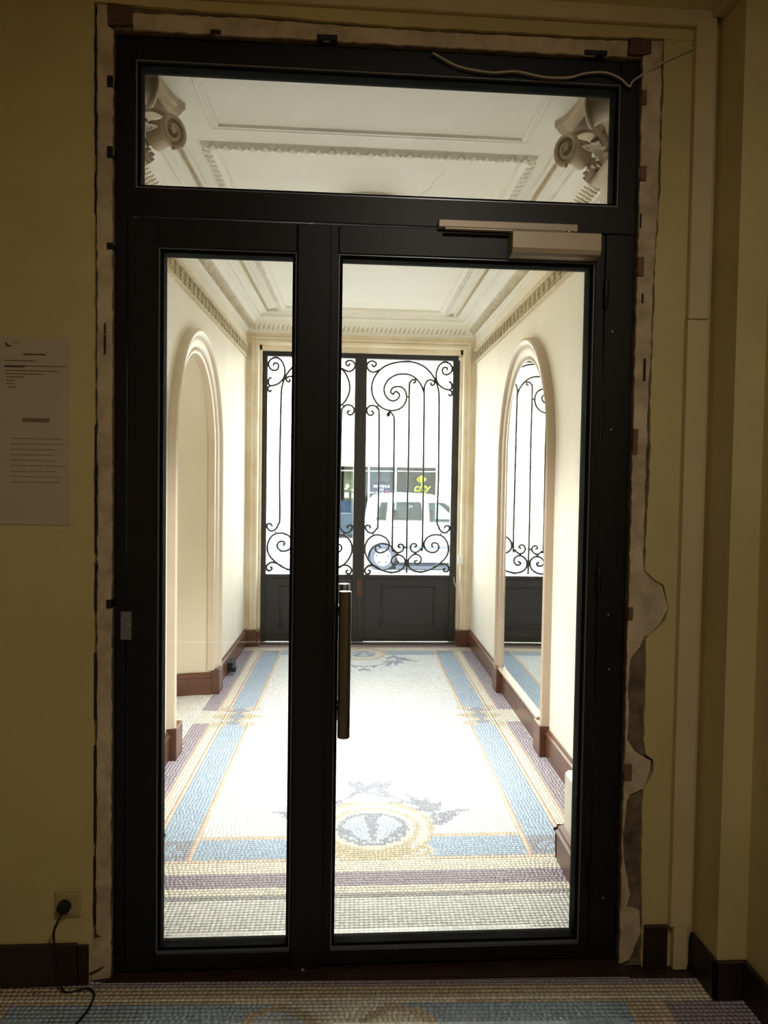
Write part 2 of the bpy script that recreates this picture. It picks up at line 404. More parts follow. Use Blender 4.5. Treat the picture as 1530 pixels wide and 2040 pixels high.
def in_corr(s, v):
    if v < 3.045: return abs(s) < (.79 if v > 2.5 else .79)
    if s < -1.03: return math.hypot(s+1.04, v-4.97) < .585
    return s < 1.03
fl = struct(MB().box((-.90, 2.50, -.06), (1.40, 7.30, -.0010)), 'floor', 'grout', 'mosaic floor of the bright corridor behind the glazed door')
struct(MB(C).box((-1.75, 4.30, -.06), (-1.05, 5.64, -.0010)), 'recess_floor', 'grout', None, parent=fl)
XB = [q*sg for q in (1.03, .93, .912, .868, .845, .70, .676) for sg in (-1, 1)]
T = tess_grid(-1.66, 1.04, 2.505, 7.27, col_corr, in_corr, straight=lambda s, v: v < 2.80, yb=(2.80, 2.83, 2.885, 2.99, 3.08, 3.105, 3.28, 3.312, 6.83, 6.98, 6.995, 7.02, 7.12, 7.16),
              xb=lambda v: XB if (v > 3.105 and v < 6.98) else ([-1.03, 1.03, -.93, .93] if v > 2.9 else []))
near = [t for t in T if t[1] > 2.53 and abs(t[0]) < .64][:300]; ns = set(id(t) for t in near)
for t in near: tile_obj(t, C, -.004, 0.0, fl)
tess_mesh('mosaic_tiles', [t for t in T if id(t) not in ns], C, -.004, 0.0, fl, 'stuff')
HZ = -.03
hf = struct(MB().box((-2.0, -2.6, -.10), (2.2, 2.42, HZ-.0010)), 'floor', 'grout', 'mosaic floor of the dark hall in front of the door')
Th = tess_grid(-1.35, 1.30, 1.85, 2.43, lambda x, q: col_hall(x, q-.037*x), lambda x, q: q < 2.378 and x < 1.26 and x > -1.35, yb=(2.27, 2.284, 2.30, 2.352, 2.378), xb=lambda q: (-1.02, -.98, -.9, .9, .98, 1.02))
Th = [(x, q-.037*x, wd, h, c, r_-.037) for x, q, wd, h, c, r_ in Th]
nh = [t for t in Th if -1.0 < t[0] < 1.02 and t[1] > 2.145][:300]; ns = set(id(t) for t in nh)
for t in nh: tile_obj(t, I3, HZ-.004, HZ, hf)
tess_mesh('mosaic_tiles', [t for t in Th if id(t) not in ns], I3, HZ-.004, HZ, hf, 'stuff')
struct(MB().prism([(-.66, 2.395), (-.66, 2.50), (.96, 2.50), (.96, 2.35), (-.66, 2.395)][:4], -.07, -.022, 'xy'), 'trim_1', 'sill', 'dark stone threshold under the glazed metal door')
struct(MB().box((-2.0, 2.345, -.07), (-.66, 2.41, HZ-.0005)).box((.96, 2.33, -.07), (1.20, 2.41, HZ-.0005)), 'trim_11', 'sill', 'dark stone strip along the foot of the hall wall')

# ------------------------------------------------------------------ corridor walls
VC, RI, RO, ZS = 4.97, 0.60, 0.74, 1.69
def arch_pts(r, z0, n=28, vc=VC):
    p = [(vc+r, z0)]+[(vc+r*math.cos(a), ZS+r*math.sin(a)) for a in [PI*k/n for k in range(n+1)]]+[(vc-r, z0)]
    return p
def arch_wall(mb, s, v0, v1, z1, r=RI):
    mb.add([(s, v0, 0), (s, VC-r, 0), (s, VC-r, z1), (s, v0, z1)], [(0, 1, 2, 3)])
    mb.add([(s, VC+r, 0), (s, v1, 0), (s, v1, z1), (s, VC+r, z1)], [(0, 1, 2, 3)])
    A = arch_pts(r, 0)[1:-1]
    mb.grid([[(s, v, z) for v, z in A], [(s, v, z1) for v, z in A]]); return mb
wl = struct(arch_wall(MB(C), -1.04, 2.47, 7.22, 3.06), 'wall_left', 'cream', 'cream left wall of the corridor with an arched niche')
rows = []
for k in range(13):
    rows.append([(-1.04-RI*math.sin(PI*j/24), VC+RI*math.cos(PI*j/24), ZS*k/12) for j in range(25)])
for k in range(1, 11):
    t = PI/2*k/10; R = max(.002, RI*math.cos(t)); rows.append([(-1.04-R*math.sin(PI*j/24), VC+R*math.cos(PI*j/24), ZS+RI*math.sin(t)) for j in range(25)])
struct(MB(C).grid(rows), 'niche_shell', 'niche', None, True, wl)
wr = struct(MB(C).add([(1.04, 2.47, 0), (1.04, 7.22, 0), (1.04, 7.22, 3.06), (1.04, 2.47, 3.06)], [(0, 1, 2, 3)]), 'wall_right', 'cream', 'cream right wall of the corridor with the tall arched mirror')
# gate wall
gw = struct(MB(C).box((-1.06, 7.20, 0), (-.935, 7.46, 2.90)).box((.935, 7.20, 0), (1.06, 7.46, 2.90)).box((-.935, 7.20, 2.745), (.935, 7.46, 3.06)).box((-1.06, 7.20, 2.90), (-.935, 7.46, 3.06)).box((.935, 7.20, 2.90), (1.06, 7.46, 3.06)),
            'wall_back', 'endwall', 'stained cream end wall around the iron street gate')
m_ = MB(C)
for s0, s1, y0 in ((.965, 1.0, 7.185), (.935, .965, 7.19)):
    m_.box((s0, y0, 0.15), (s1, 7.21, 2.745+(s0-.935)), .004); m_.box((-s1, y0, 0.15), (-s0, 7.21, 2.745+(s0-.935)), .004)
m_.box((-1.0, 7.185, 2.775), (1.0, 7.21, 2.80), .004).box((-.965, 7.19, 2.745), (.965, 7.21, 2.772), .004)
m_.box((-.935, 7.30, 2.70), (.935, 7.46, 2.745)).box((-.935, 7.30, 0), (-.915, 7.46, 2.745)).box((.915, 7.30, 0), (.935, 7.46, 2.745))
m_.build('door_surround', 'endwall', gw)
MB(C).box((-1.06, 7.175, 0), (-.93, 7.20, .15), .004).box((.93, 7.175, 0), (1.06, 7.20, .15), .004).box((-.93, 7.18, 0), (-.905, 7.33, .14), .003).box((.905, 7.18, 0), (.93, 7.33, .14), .003).build('skirting_return', 'brown', gw)
struct(MB(C).box((-.93, 7.27, -.05), (.93, 7.50, .004)), 'trim_2', 'sill', 'dark stone sill under the iron street gate')
# outer wall and roof of the front building (keeps the sky out)
struct(MB().box((-7, 7.47, -.7), (-.62, 7.62, 9)).box((1.235, 7.47, -.7), (8, 7.62, 9)).box((-.62, 7.47, 2.76), (1.235, 7.62, 9)), 'wall_street', 'facade', 'street front of the building with the gate opening')
# skirtings
def skirt(side, v0, v1, top=.155):
    s = side*1.04; i = -side
    prof = [(0, 0), (.016, 0), (.016, top-.035), (.022, top-.03), (.022, top-.018), (.012, top-.012), (.010, top), (0, top)]
    mb = MB(C); n = len(prof)
    mb.grid([[(s+i*a, v, z) for a, z in prof] for v in (v0, v1)])
    mb.add([(s+i*a, v0, z) for a, z in prof], [tuple(range(n))]); mb.add([(s+i*a, v1, z) for a, z in prof], [tuple(range(n))])
    return mb
for side, nm in ((-1, 'left'), (1, 'right')):
    b1 = struct(skirt(side, VC+RO, 7.2), 'baseboard_'+nm, 'brown', 'brown varnished skirting along the %s corridor wall' % nm)
    skirt(side, 3.04, VC-RO).build('near_length', 'brown', b1)
    if side > 0: skirt(side, VC-RI, VC+RI, .175).build('length_under_mirror', 'brown', b1)
    else:
        for r1, r2, z in ((RI, RI-.018, .14), (RI, RI-.025, .155)):
            pass
        ring = [(0, 0), (.018, 0), (.018, .12), (.024, .125), (.024, .137), (.012, .143), (.010, .155), (0, .155)]
        MB(C).grid([[(-1.04-(RI-a)*math.sin(PI*j/24), VC+(RI-a)*math.cos(PI*j/24), z) for j in range(25)] for a, z in ring]).build('curved_length', 'brown', b1, True)
    for vv in (VC-RO+.0, VC+RI-.005):
        MB(C).box((side*1.045, vv, 0), (side*.985, vv+RO-RI+.01, .175), .004).build('plinth_block', 'brown', b1)
# architraves
def architrave(side, prof, z0, mb):
    mb.grid([[(side*(1.04-h), v, z) for v, z in arch_pts(r, z0, 36)] for r, h in prof]); return mb
profL = [(RI-.012, -.03), (RI-.012, .012), (RI+.008, .018), (RI+.022, .012), (RI+.03, .022), (RI+.07, .03), (RI+.09, .03), (RI+.098, .042), (RI+.12, .05), (RI+.135, .042), (RI+.14, 0)]
ar = struct(architrave(-1, profL, .17, MB(C)), 'trim_3', 'archm', 'moulded white arch surround of the niche in the left wall', True)
mir = empty('arched_mirror', C(1.03, VC, .17), 'tall arched wall mirror with grey-beige moulded frame reflecting the gate', 'mirror')
architrave(1, profL, .17, MB(C)).build('mirror_frame', 'archg', mir, True)
A = arch_pts(RI+.01, .18, 36)
mg = MB(C).add([(1.026, v, z) for v, z in A], [tuple(range(len(A)))]).build('mirror_glass', 'mirror', mir)
MB(C).box((1.04, VC-RI, .165), (1.0, VC+RI, .186), .004).build('bottom_ledge', 'archg', mir)
# wall frieze
def ftilt(v): return .008*(v-7.2)
lf = MB()   # one acanthus cluster, local: x along the wall, y out of the wall, z up (spans 0.122 m x 0.085 m)
for k, a in enumerate((-78, -52, -28, -9, 9, 28, 52, 78)):
    t = math.radians(a); L = .040
    p = [(math.sin(t)*q*L*(1-.1*q)-.006, .005+.011*math.sin(PI*q*.8), -.038+math.cos(t)*q*L*2.0*(1-.10*q)+.0) for q in (0, .25, .5, .75, .92, 1)]
    lf.tube(p, [.0025, .0055, .0070, .0065, .0040, .0012], 5)
lf.tube([(-.006, .006, -.040), (-.006, .020, -.004), (-.006, .021, .024), (-.006, .010, .036)], [.004, .0055, .0045, .002], 5)
for zc, sg, r_ in ((.020, 1, .015), (-.022, -1, .013)):
    lf.tube([(.048+r_*math.cos(a)*(1-a/8), .010, zc+sg*r_*math.sin(a)*(1-a/8)) for a in [q*.5 for q in range(12)]], .0038, 5)
lf.tube([(.034, .005, -.040), (.040, .011, -.01), (.060, .011, .010), (.066, .006, .036)], [.002, .0055, .0055, .002], 5)
lf.tube([(.062, .005, -.040), (.058, .012, -.025), (.048, .010, -.006)], [.002, .0055, .002], 5)
lfo = None
for side, nm, num in ((-1, 'left', 4), (1, 'right', 5)):
    pr = [(1.042, 2.600), (1.026, 2.602), (1.024, 2.622), (1.032, 2.626), (1.032, 2.706), (1.022, 2.710), (1.018, 2.720), (1.022, 2.730), (1.042, 2.734)]
    fz = struct(MB(C).grid([[(side*s, v, z+ftilt(v)) for s, z in pr] for v in (3.04, 7.2)]), 'trim_%d' % num, 'leafp', 'carved acanthus leaf frieze high on the %s corridor wall' % nm)
    MB(C).add([(side*1.0315, v_, z_+ftilt(v_)) for v_, z_ in ((3.04, 2.627), (7.2, 2.627), (7.2, 2.705), (3.04, 2.705))], [(0, 1, 2, 3)]).build('carved_ground', 'friezebg', fz)
    v = 3.12
    while v < 7.16:
        if lfo is None:
            lfo = lf.build('frieze_leaf', 'leafp', None, True); me0 = lfo.data; bpy.data.objects.remove(lfo); z_off = min(vv.co.z for vv in me0.vertices)
            zc = -.045
        o = bpy.data.objects.new('frieze_leaf', me0); COL.objects.link(o); o.parent = fz
        o.location = Vector(C(side*1.027, v, 2.672+ftilt(v)-.047))-ORI[fz.name]; o.rotation_euler = (0, 0, -PI/2-.035 if side < 0 else PI/2-.035); v += .122
# ------------------------------------------------------------------ ceiling
ZC = 3.0
ce = struct(MB(TC).box((-1.05, 3.36, ZC+.006), (1.05, 7.22, ZC+.05)), 'ceiling', 'plasterw', 'white coffered plaster ceiling of the corridor')
V0 = 3.405
def uband(pts, v0=V0):   # three-sided band, profile of (inset from wall 1.04/7.2, z)
    rows = []
    for a, z in pts: rows.append([(-(1.04-a), v0, z), (-(1.04-a), 7.2-a, z), (1.04-a, 7.2-a, z), (1.04-a, v0, z)])
    return MB(TC).grid(rows)
crown = [(0, 2.835), (.012, 2.838), (.014, 2.862), (.03, 2.868), (.05, 2.878), (.072, 2.895), (.082, 2.905), (.09, 2.925), (.105, 2.945), (.13, 2.957), (.138, 2.957), (.138, 2.972), (.165, 2.975), (.17, 2.985), (.195, 2.987), (.198, 2.998), (.24, 3.0)]
cr = struct(uband(crown), 'trim_6', 'plasterw', 'white stepped crown moulding around the corridor ceiling', True)
def rope(a0, z0, a1, z1, period, rad, nm, par):
    mb = MB(TC)
    def run(P, L):
        k = int(L/period)
        for i in range(k):
            t = (i+.5)*period
            q = [P(t-.35*period, 0), P(t, .25), P(t-.15*period, .5), P(t+.15*period, .75), P(t+.3*period, 1)]
            mb.tube(q, [rad*.6, rad, rad*1.1, rad, rad*.5], 4, False)
    ip = lambda f: (a0+(a1-a0)*f, z0+(z1-z0)*f)
    for sg in (-1, 1): run(lambda t, f, sg=sg: (sg*(1.04-ip(f)[0]), V0+t, ip(f)[1]), 7.2-(a0+a1)/2-V0)
    run(lambda t, f: (-(1.04-(a0+a1)/2)+t, 7.2-ip(f)[0], ip(f)[1]), 2*(1.04-(a0+a1)/2))
    return mb.build(nm, 'leafp', par, False, kind='stuff')
rope(.030, 2.862, .080, 2.902, .042, .0075, 'wave_ornament', cr)
rope(.203, 2.992, .220, 2.994, .020, .0048, 'bead_ornament', cr)
# coffer frame with leaf torus
SI = .745; VI0, VI1 = V0+.01, 6.91
def rband(pts):
    rows = []
    for a, z in pts: rows.append([(-SI+a, VI0+a, z), (-SI+a, VI1-a, z), (SI-a, VI1-a, z), (SI-a, VI0+a, z), (-SI+a, VI0+a, z)])
    return MB(TC).grid(rows)
cf = struct(rband([(0, 3.006), (.0, 2.992), (.008, 2.988), (.014, 2.992), (.02, 2.978), (.035, 2.968), (.05, 2.972), (.062, 2.985), (.068, 2.992), (.078, 2.990), (.084, 3.006)]), 'trim_7', 'plasterw', 'white leaf-carved coffer frame on the corridor ceiling', True)
ml = MB()
for k, a in enumerate((-55, -25, 0, 25, 55)):
    t = math.radians(a); ml.tube([(math.sin(t)*q*.030, -.020+math.cos(t)*q*.036, -.004-.010*math.sin(PI*q*.8)) for q in (0, .35, .7, 1)], [.003, .0052, .005, .0015], 5)
ml.tube([(.03+.010*math.cos(a)*(1-a/7), .008*math.sin(a), -.006) for a in [q*.6 for q in range(9)]], .003, 5)
t_ = ml.build('moulding_leaf', 'leafp' if False else 'plasterw', None, True); me1 = t_.data
zmin = min(v.co.z for v in me1.vertices); bpy.data.objects.remove(t_)
def put_leaf(s, v, rot):
    o = bpy.data.objects.new('moulding_leaf', me1); COL.objects.link(o); o.parent = cf
    p = TC(s, v, 2.974-.012); o.location = Vector(p)-ORI[cf.name]; o.rotation_euler = (0, 0, rot)
k = VI0+.07
while k < VI1-.05:
    put_leaf(-SI+.036, k, -PI/2); put_leaf(SI-.036, k, PI/2); k += .056
k = -SI+.08
while k < SI-.06:
    put_leaf(k, VI0+.036, 0); put_leaf(k, VI1-.036, PI); k += .056
MB(TC).tube(crom([(.33, 3.62, ZC+.006), (.345, 3.72, ZC+.006), (.31, 3.80, ZC+.006), (.30, 3.92, ZC+.006), (.265, 4.0, ZC+.006), (.25, 4.15, ZC+.006)], 4), .0011, 4).build('hairline_crack', 'facline', ce)
lp = empty('added_ceiling_lamp', TC(.004, 4.18, 2.87), 'flat white ceiling lamp added to brighten the corridor, just above the door glass', 'lamp')  # fixture added to carry the corridor fill light
MB().lathe(tuple(TC(.004, 4.18, 2.965)), [(.10, .05), (.17, .045), (.18, .02), (.18, -.035), (.165, -.05), (.160, -.04)], 32).build('added_lamp_housing', 'white', lp, True)
# beam soffit over the door end
ZB = 2.925
sf = struct(MB(C).box((-1.06, 2.47, ZB), (1.06, 3.40, 3.08)), 'ceiling', 'plasterw', 'white beam soffit with a rectangular moulded panel above the door')
rows = []
for a, z in [(0, ZB), (.004, ZB-.008), (.012, ZB-.010), (.018, ZB-.004), (.024, ZB-.010), (.036, ZB-.010), (.042, ZB)]:
    rows.append([(-.655+a, 2.52+a, z), (-.655+a, 3.285-a, z), (.655-a, 3.285-a, z), (.655-a, 2.52+a, z), (-.655+a, 2.52+a, z)])
MB(C).grid(rows).build('panel_moulding', 'plasterw', sf)

# ------------------------------------------------------------------ pilasters and capitals
def leaf(mb, base, up, out, side, h, wdt, curl=.35, n=9):
    base, up, out, side = map(Vector, (base, up, out, side)); rows = []
    for i in range(n+1):
        t = i/n; wv = wdt*(math.sin(PI*min(1, t*.92+.08))**.6)*(1+.18*math.cos(t*PI*7)); a = t*t*curl*PI
        c = base+up*(h*(t-.25*t**3*curl*2))+out*(h*.35*(1-math.cos(a))+.006)
        rows.append([tuple(c+side*(wv*q/2)+out*(.010*math.cos(q*PI*2.5)*(1-abs(q)*.5)-abs(q)**2*.016)-up*(abs(q)*.012)) for q in (-1, -.75, -.5, -.25, 0, .25, .5, .75, 1)])
    mb.grid(rows)
    rows2 = [[tuple(Vector(p)-out*.006) for p in r_] for r_ in rows]; mb.grid(rows2)
    for r_, r2 in ((rows[0], rows2[0]), (rows[-1], rows2[-1])): mb.grid([r_, r2])
    mb.grid([[r_[0] for r_ in rows], [r_[0] for r_ in rows2]]); mb.grid([[r_[-1] for r_ in rows], [r_[-1] for r_ in rows2]])
for sd, nm in ((-1, 'left'), (1, 'right')):
    P = empty('pilaster', C(sd*.93, 2.78, 0), '%s pilaster behind the door with plinth and scrolled capital' % nm, 'pilaster')
    f = lambda s, v, z, sd=sd: C(sd*s, v, z)
    MB(f).box((.88, 2.535, .37), (1.04, 3.02, 2.70), .004).build('shaft', 'cream', P)
    MB(f).box((.80, 2.53, 0), (1.04, 3.045, .372), .012).build('plinth', 'cream', P, True)
    pr = [(.80, 0), (.778, 0), (.776, .105), (.770, .112), (.770, .122), (.780, .127), (.782, .14), (.80, .146)]
    mb = MB(f).grid([[(s, v, z) for s, z in pr] for v in (2.53, 3.05)])
    mb.add([(s, 3.05, z) for s, z in pr], [tuple(range(8))])
    mb.grid([[(s, 3.05+(.80-s), z) for s, z in pr], [(1.04, 3.05+(.80-s), z) for s, z in pr]])
    mb.build('base_moulding', 'brown', P)
    if sd > 0: MB(f).box((.84, 2.86, .372), (.87, 2.91, .385), .003).build('stone_chip', 'rust', P)
    # capital
    cap = MB(f)
    cap.grid([[(s, v, z) for s, v in ((1.04, 3.02+d), (.88-d, 3.02+d), (.88-d, 2.53), (1.04, 2.53))] for z, d in ((2.66, .0), (2.668, .03), (2.682, .035), (2.69, .03), (2.70, .008), (2.80, .02), (2.86, .06), (2.875, .075))])
    ca = cap.build('capital', 'capital', P, True)
    ab = []; N = 14
    for i in range(N+1):
        t = i/N; v = 3.085-(3.085-2.53)*t; q = 4*t*(1-t); ab.append((.712+.045*q**.6, v))
    poly = [(1.04, 3.06)]+[(.735, 3.105)]+ab+[(1.04, 2.53)]
    am = MB(f); n = len(poly); lay = [(2.925, 0), (2.900, 0), (2.893, .008), (2.875, .018), (2.862, .03)]
    cx_, cy_ = .93, 2.78
    am.grid([[(p[0]+(cx_-p[0])*d*4.2, p[1]+(cy_-p[1])*d*2.2, z) for p in poly] for z, d in lay])
    am.add([(p[0]+(cx_-p[0])*.126, p[1]+(cy_-p[1])*.066, 2.862) for p in poly], [tuple(range(n))])
    am.build('abacus', 'capital', ca, False)
    # diagonal volutes: drum + raised spiral on both cheeks
    for vc, dv in ((2.985, 1), (2.61, -1)):
        c = Vector((.765, vc, 2.768)); ax = Vector((-.80, -.60*dv, 0)); lat = Vector((-.60, .80*dv, 0))
        mb = MB(f); R = .060; L = .045
        pts = []
        for h, q in ((-L, .90), (-L*.5, .84), (0, .80), (L*.5, .84), (L, .98), (L+.001, .74), (L-.010, .70)):
            pts.append([tuple(c+ax*h+lat*(math.cos(a)*R*q*.92)+Vector((0, 0, math.sin(a)*R*q))) for a in [2*PI*k/28 for k in range(29)]])
        mb.grid(pts); mb.add(pts[-1][:-1], [tuple(range(28))]); mb.add(pts[0][:-1], [tuple(range(28))])
        sp = []
        for k in range(46):
            t = k/45; a = -PI*.5+t*PI*3.6; r_ = R*(.92*(1-t)**.8+.10); sp.append(c+ax*(L+.002)+lat*(math.cos(a)*r_*.92)*1+Vector((0, 0, math.sin(a)*r_)))
        mb.tube([tuple(p) for p in sp], [.0095-.004*k/45 for k in range(46)], 8)
        e = c+ax*(L+.002); mb.tube([tuple(e-ax*.004), tuple(e+ax*.006)], .012, 10)
        # stalk sweeping up under the abacus horn
        mb.tube([tuple(p) for p in crom([c+Vector((.10, -.12*dv, -.03)), c+Vector((.06, -.07*dv, .055)), c+Vector((.01, -.01*dv, .075)), c+lat*.045+Vector((0, 0, .045))], 5)], [.018-.0004*k for k in range(16)], 7)
        mb.build('volute', 'capital', ca, True)
    mb = MB(f)
    leaf(mb, (.86, 2.80, 2.70), (0, 0, 1), (-1, 0, 0), (0, 1, 0), .19, .15, .55)
    leaf(mb, (.86, 2.90, 2.69), (-.2, .25, .95), (-1, 0, 0), (.1, 1, 0), .13, .10, .7)
    leaf(mb, (.86, 2.70, 2.69), (-.2, -.25, .95), (-1, 0, 0), (.1, 1, 0), .13, .10, .7)
    leaf(mb, (.83, 2.90, 2.86), (.25, .12, -.96), (-1, .2, 0), (.2, .98, 0), .12, .07, .5)
    leaf(mb, (.85, 2.97, 2.72), (.15, .3, -.3), (-.6, .4, -.7), (.8, .5, 0), .07, .08, .8)
    mb.build('acanthus_leaves', 'capital', ca, True)
    mb = MB(f)
    for k in range(9):
        a = k*.7; mb.tube([(.85-.035*math.sin(a)*.6, 2.96+.03*math.cos(a), 2.72+.004*k-.02), (.83-.045*math.sin(a)*.6, 2.97+.045*math.cos(a), 2.70+.006*k-.03), (.84-.05*math.sin(a)*.6, 2.97+.055*math.cos(a), 2.675+.005*k-.01)], [.004, .009, .003], 6)
    mb.build('flower_cluster', 'capital', ca, True)

# ------------------------------------------------------------------ iron street gate
YG = 7.38
gate = empty('iron_gate', C(0, YG, .01), 'black wrought iron double gate with scrolls and solid lower panels', 'gate')
G = lambda s, v, z: (s+.05+.035*YG, v, z)
MB(G).box((-.912, YG-.02, 2.655), (.905, YG+.05, 2.70), .003).build('head_rail', 'iron', gate)
MB(G).box((-.065, YG-.035, .008), (.045, YG+.04, 2.66), .004).build('meeting_stile', 'iron', gate)
MB(G).box((-.012, YG-.045, .02), (.008, YG-.034, 2.66), .002).build('cover_strip', 'iron', gate)
S5 = [ # traced run of every bar of one leaf, in a 560 x 1400 drawing grid of the leaf opening
 [(935,347),(920,335),(925,312),(950,298),(985,300),(1010,320),(1022,360),(1015,400),(990,435),(950,452),(905,452),(860,432),(820,390),(797,330),(800,270),(825,215),(870,170),(930,145),(1000,135),(1070,140),(1130,165),(1175,205),(1208,255),(1227,310),(1234,370),(1234,600),(1232,900),(1224,1180),(1232,1222),(1250,1258),(1280,1270),(1300,1252),(1303,1232),(1292,1222),(1278,1225),(1272,1238)],
 [(935,347),(950,330),(968,338),(976,355),(965,378),(940,390),(912,384),(888,358),(876,325),(880,290),(905,250),(950,222),(1000,215),(1045,222),(1082,245),(1115,285),(1133,330),(1137,380),(1135,700),(1130,1330),(1120,1370),(1092,1395),(1064,1388),(1052,1362),(1062,1340),(1083,1338),(1092,1350),(1082,1358)],
 [(1068,274),(1080,268),(1076,256),(1060,254),(1046,272),(1040,310),(1038,700),(1030,1200),(1029,1532)],
 [(1137,335),(1139,300),(1152,268),(1175,255),(1200,264),(1204,282),(1190,292),(1180,284),(1184,276)],
 [(1288,190),(1285,178),(1268,175),(1256,190),(1262,215),(1285,223),(1310,210),(1320,182),(1305,152),(1270,140),(1238,158),(1218,200),(1216,250),(1236,290),(1270,315),(1308,322),(1318,300),(1312,276),(1300,272)],
 [(1300,322),(1318,335),(1318,352),(1306,362),(1298,352)],
 [(797,152),(808,165),(822,155),(820,138),(795,128),(771,140),(764,165),(782,193),(812,200),(850,183)],
 [(795,455),(808,465),(798,482),(776,478),(764,450),(780,424),(812,420),(836,440),(845,480),(846,800),(843,1190),(835,1230),(812,1257),(785,1255),(766,1232),(763,1215),(778,1207),(795,1215),(790,1227)],
 [(912,478),(903,490),(898,478),(908,466),(924,470),(938,490),(943,530),(942,800),(936,1335),(946,1372),(970,1393),(998,1385),(1010,1360),(1000,1341),(980,1340),(974,1354),(986,1360)],
 [(860,1355),(845,1340),(830,1350),(830,1374),(850,1391),(880,1388),(906,1368),(916,1338),(905,1308),(878,1284),(840,1272),(800,1284),(770,1320),(761,1370),(775,1420),(812,1470),(870,1507),(930,1524),(980,1516),(1010,1490),(1020,1452),(1002,1420),(970,1409),(940,1424),(930,1450),(944,1470),(968,1470),(976,1456),(962,1449)],
 [(1195,1360),(1190,1345),(1206,1334),(1230,1345),(1235,1374),(1212,1397),(1176,1395),(1146,1370),(1142,1330),(1165,1296),(1210,1281),(1258,1292),(1288,1330),(1298,1380),(1284,1430),(1240,1476),(1190,1508),(1125,1526),(1072,1516),(1044,1490),(1038,1452),(1058,1420),(1088,1408),(1116,1424),(1122,1450),(1106,1472),(1086,1470),(1080,1456),(1096,1449)],
 [(855,1497),(820,1476),(785,1477),(762,1502),(770,1528),(790,1527),(796,1512),(785,1506)],
 [(1205,1497),(1245,1478),(1278,1479),(1300,1504),(1292,1528),(1272,1527),(1265,1512),(1276,1506)]]
def lat(X, Y):
    t = (Y-135)/1400; l_ = 762-7*t; r_ = 1325-22*t; u = (X-l_)/(r_-l_)
    return u, 2.655-2.018*(Y-(115+20*u))/1420*1.0
for mir_, nm in ((1, 'right'), (-1, 'left')):
    X = lambda u, m=mir_: (.043+.810*u) if m > 0 else (-.063-.808*u)
    fr = MB(G); xs, xe = X(0), X(1)
    fr.box((X(1), YG-.02, .008), (.912 if mir_ > 0 else -.912, YG+.04, 2.66), .004).build('side_stile', 'iron', gate)
    MB(G).box((xs, YG-.022, .605), (xe, YG+.04, .64), .004).build('lock_rail', 'iron', gate)
    pn = MB(G).box((xs, YG-.004, .010), (xe, YG+.01, .61)).build('lower_panel', 'ironp', gate)
    p0, p1 = X(.20), X(.84)
    mo = MB(G)
    for a, b_ in (((p0, .14), (p1, .165)), ((p0, .52), (p1, .535)), ((p0, .14), (p0+.02*mir_, .535)), ((p1-.02*mir_, .14), (p1, .535))):
        mo.box((a[0], YG-.014, a[1]), (b_[0], YG, b_[1]), .003)
    mo.box((xs, YG-.016, .012), (xe, YG, .075), .004); mo.build('panel_moulding', 'iron', pn)
    for pl_ in S5:
        pts = [];
        long_ = crom([(X(lat(a, b)[0]), YG+.01, lat(a, b)[1]) for a, b in pl_], 6)
        n = len(long_); rad = [.0094]*n
        mb = MB(G).tube([tuple(p) for p in long_], rad, 7)
        e = long_[0]; mb.lathe((e.x, e.y, e.z), [(.001, -.009), (.008, -.006), (.0095, 0), (.008, .006), (.001, .009)], 10, 'y')
        if pl_[-1][1] < 1530: e = long_[-1]; mb.lathe((e.x, e.y, e.z), [(.001, -.008), (.007, -.005), (.008, 0), (.007, .005), (.001, .008)], 10, 'y')
        mb.build('scroll_bar', 'iron', gate, True)
    for a, b in ((1030,365),(918,458),(835,425),(612+200,1265),(925,1348),(1020,1362),(1135,1348),(972,1400),(1082,1402),(1250,1275),(930,1528),(1122,1530)):
        u, z = lat(a, b); MB(G).box((X(u)-.009, YG-.002, z-.007), (X(u)+.009, YG+.022, z+.007), .003).build('collar', 'iron', gate)
    u, z = lat(1029, 1455); MB(G).box((X(u)-.024, YG-.006, z-.014), (X(u)+.024, YG+.026, z+.012), .004).build('clamp', 'iron', gate)
    for z in (2.45, 1.55, .75, .12):
        MB(G).lathe((X(1)+.052*mir_, YG+.0, z), [(.010, -.05), (.013, -.045), (.013, .045), (.010, .05)], 10).build('hinge', 'iron', gate)
MB(G).box((-.02, YG-.065, .445), (.028, YG-.03, .60), .004).build('bolt_box', 'rust', gate)
MB(G).tube([(-.72, YG-.02, 2.695), (-.62, YG-.06, 2.76)], .009, 6).build('stay_rod', 'iron', gate)
# little things beside the gate
ib = empty('junction_box', G(.925, 7.29, .80), 'small white junction box with a looped cable beside the iron gate', 'electrical box')
MB(G).box((.90, 7.165, .765), (.945, 7.20, .845), .004).build('box_body', 'white', ib)
MB(G).tube(crom([(.925, 7.18, .765), (.93, 7.17, .66), (.915, 7.16, .57), (.89, 7.165, .55), (.872, 7.19, .59), (.87, 7.22, .64)], 5), .0035, 6).build('looped_cable', 'cable', ib, True)
sw = empty('light_switch', C(1.03, 5.86, 1.47), 'small white light switch on the right wall beyond the mirror', 'switch')
MB(C).box((1.028, 5.80, 1.475), (1.04, 5.90, 1.56), .003).build('switch_plate', 'socket', sw)
MB(C).box((1.020, 5.825, 1.50), (1.03, 5.865, 1.535), .002).build('rocker', 'white', sw)
bx = empty('socket_block', C(-1.0, 6.25, 0), 'small black socket block fixed to the left skirting near the gate', 'electrical box')
MB(C).box((-1.026, 6.16, .02), (-.985, 6.33, .085), .004).build('block_body', 'black', bx)
MB(C).box((-.99, 6.12, .022), (-.955, 6.18, .06), .003).build('plug', 'black', bx)

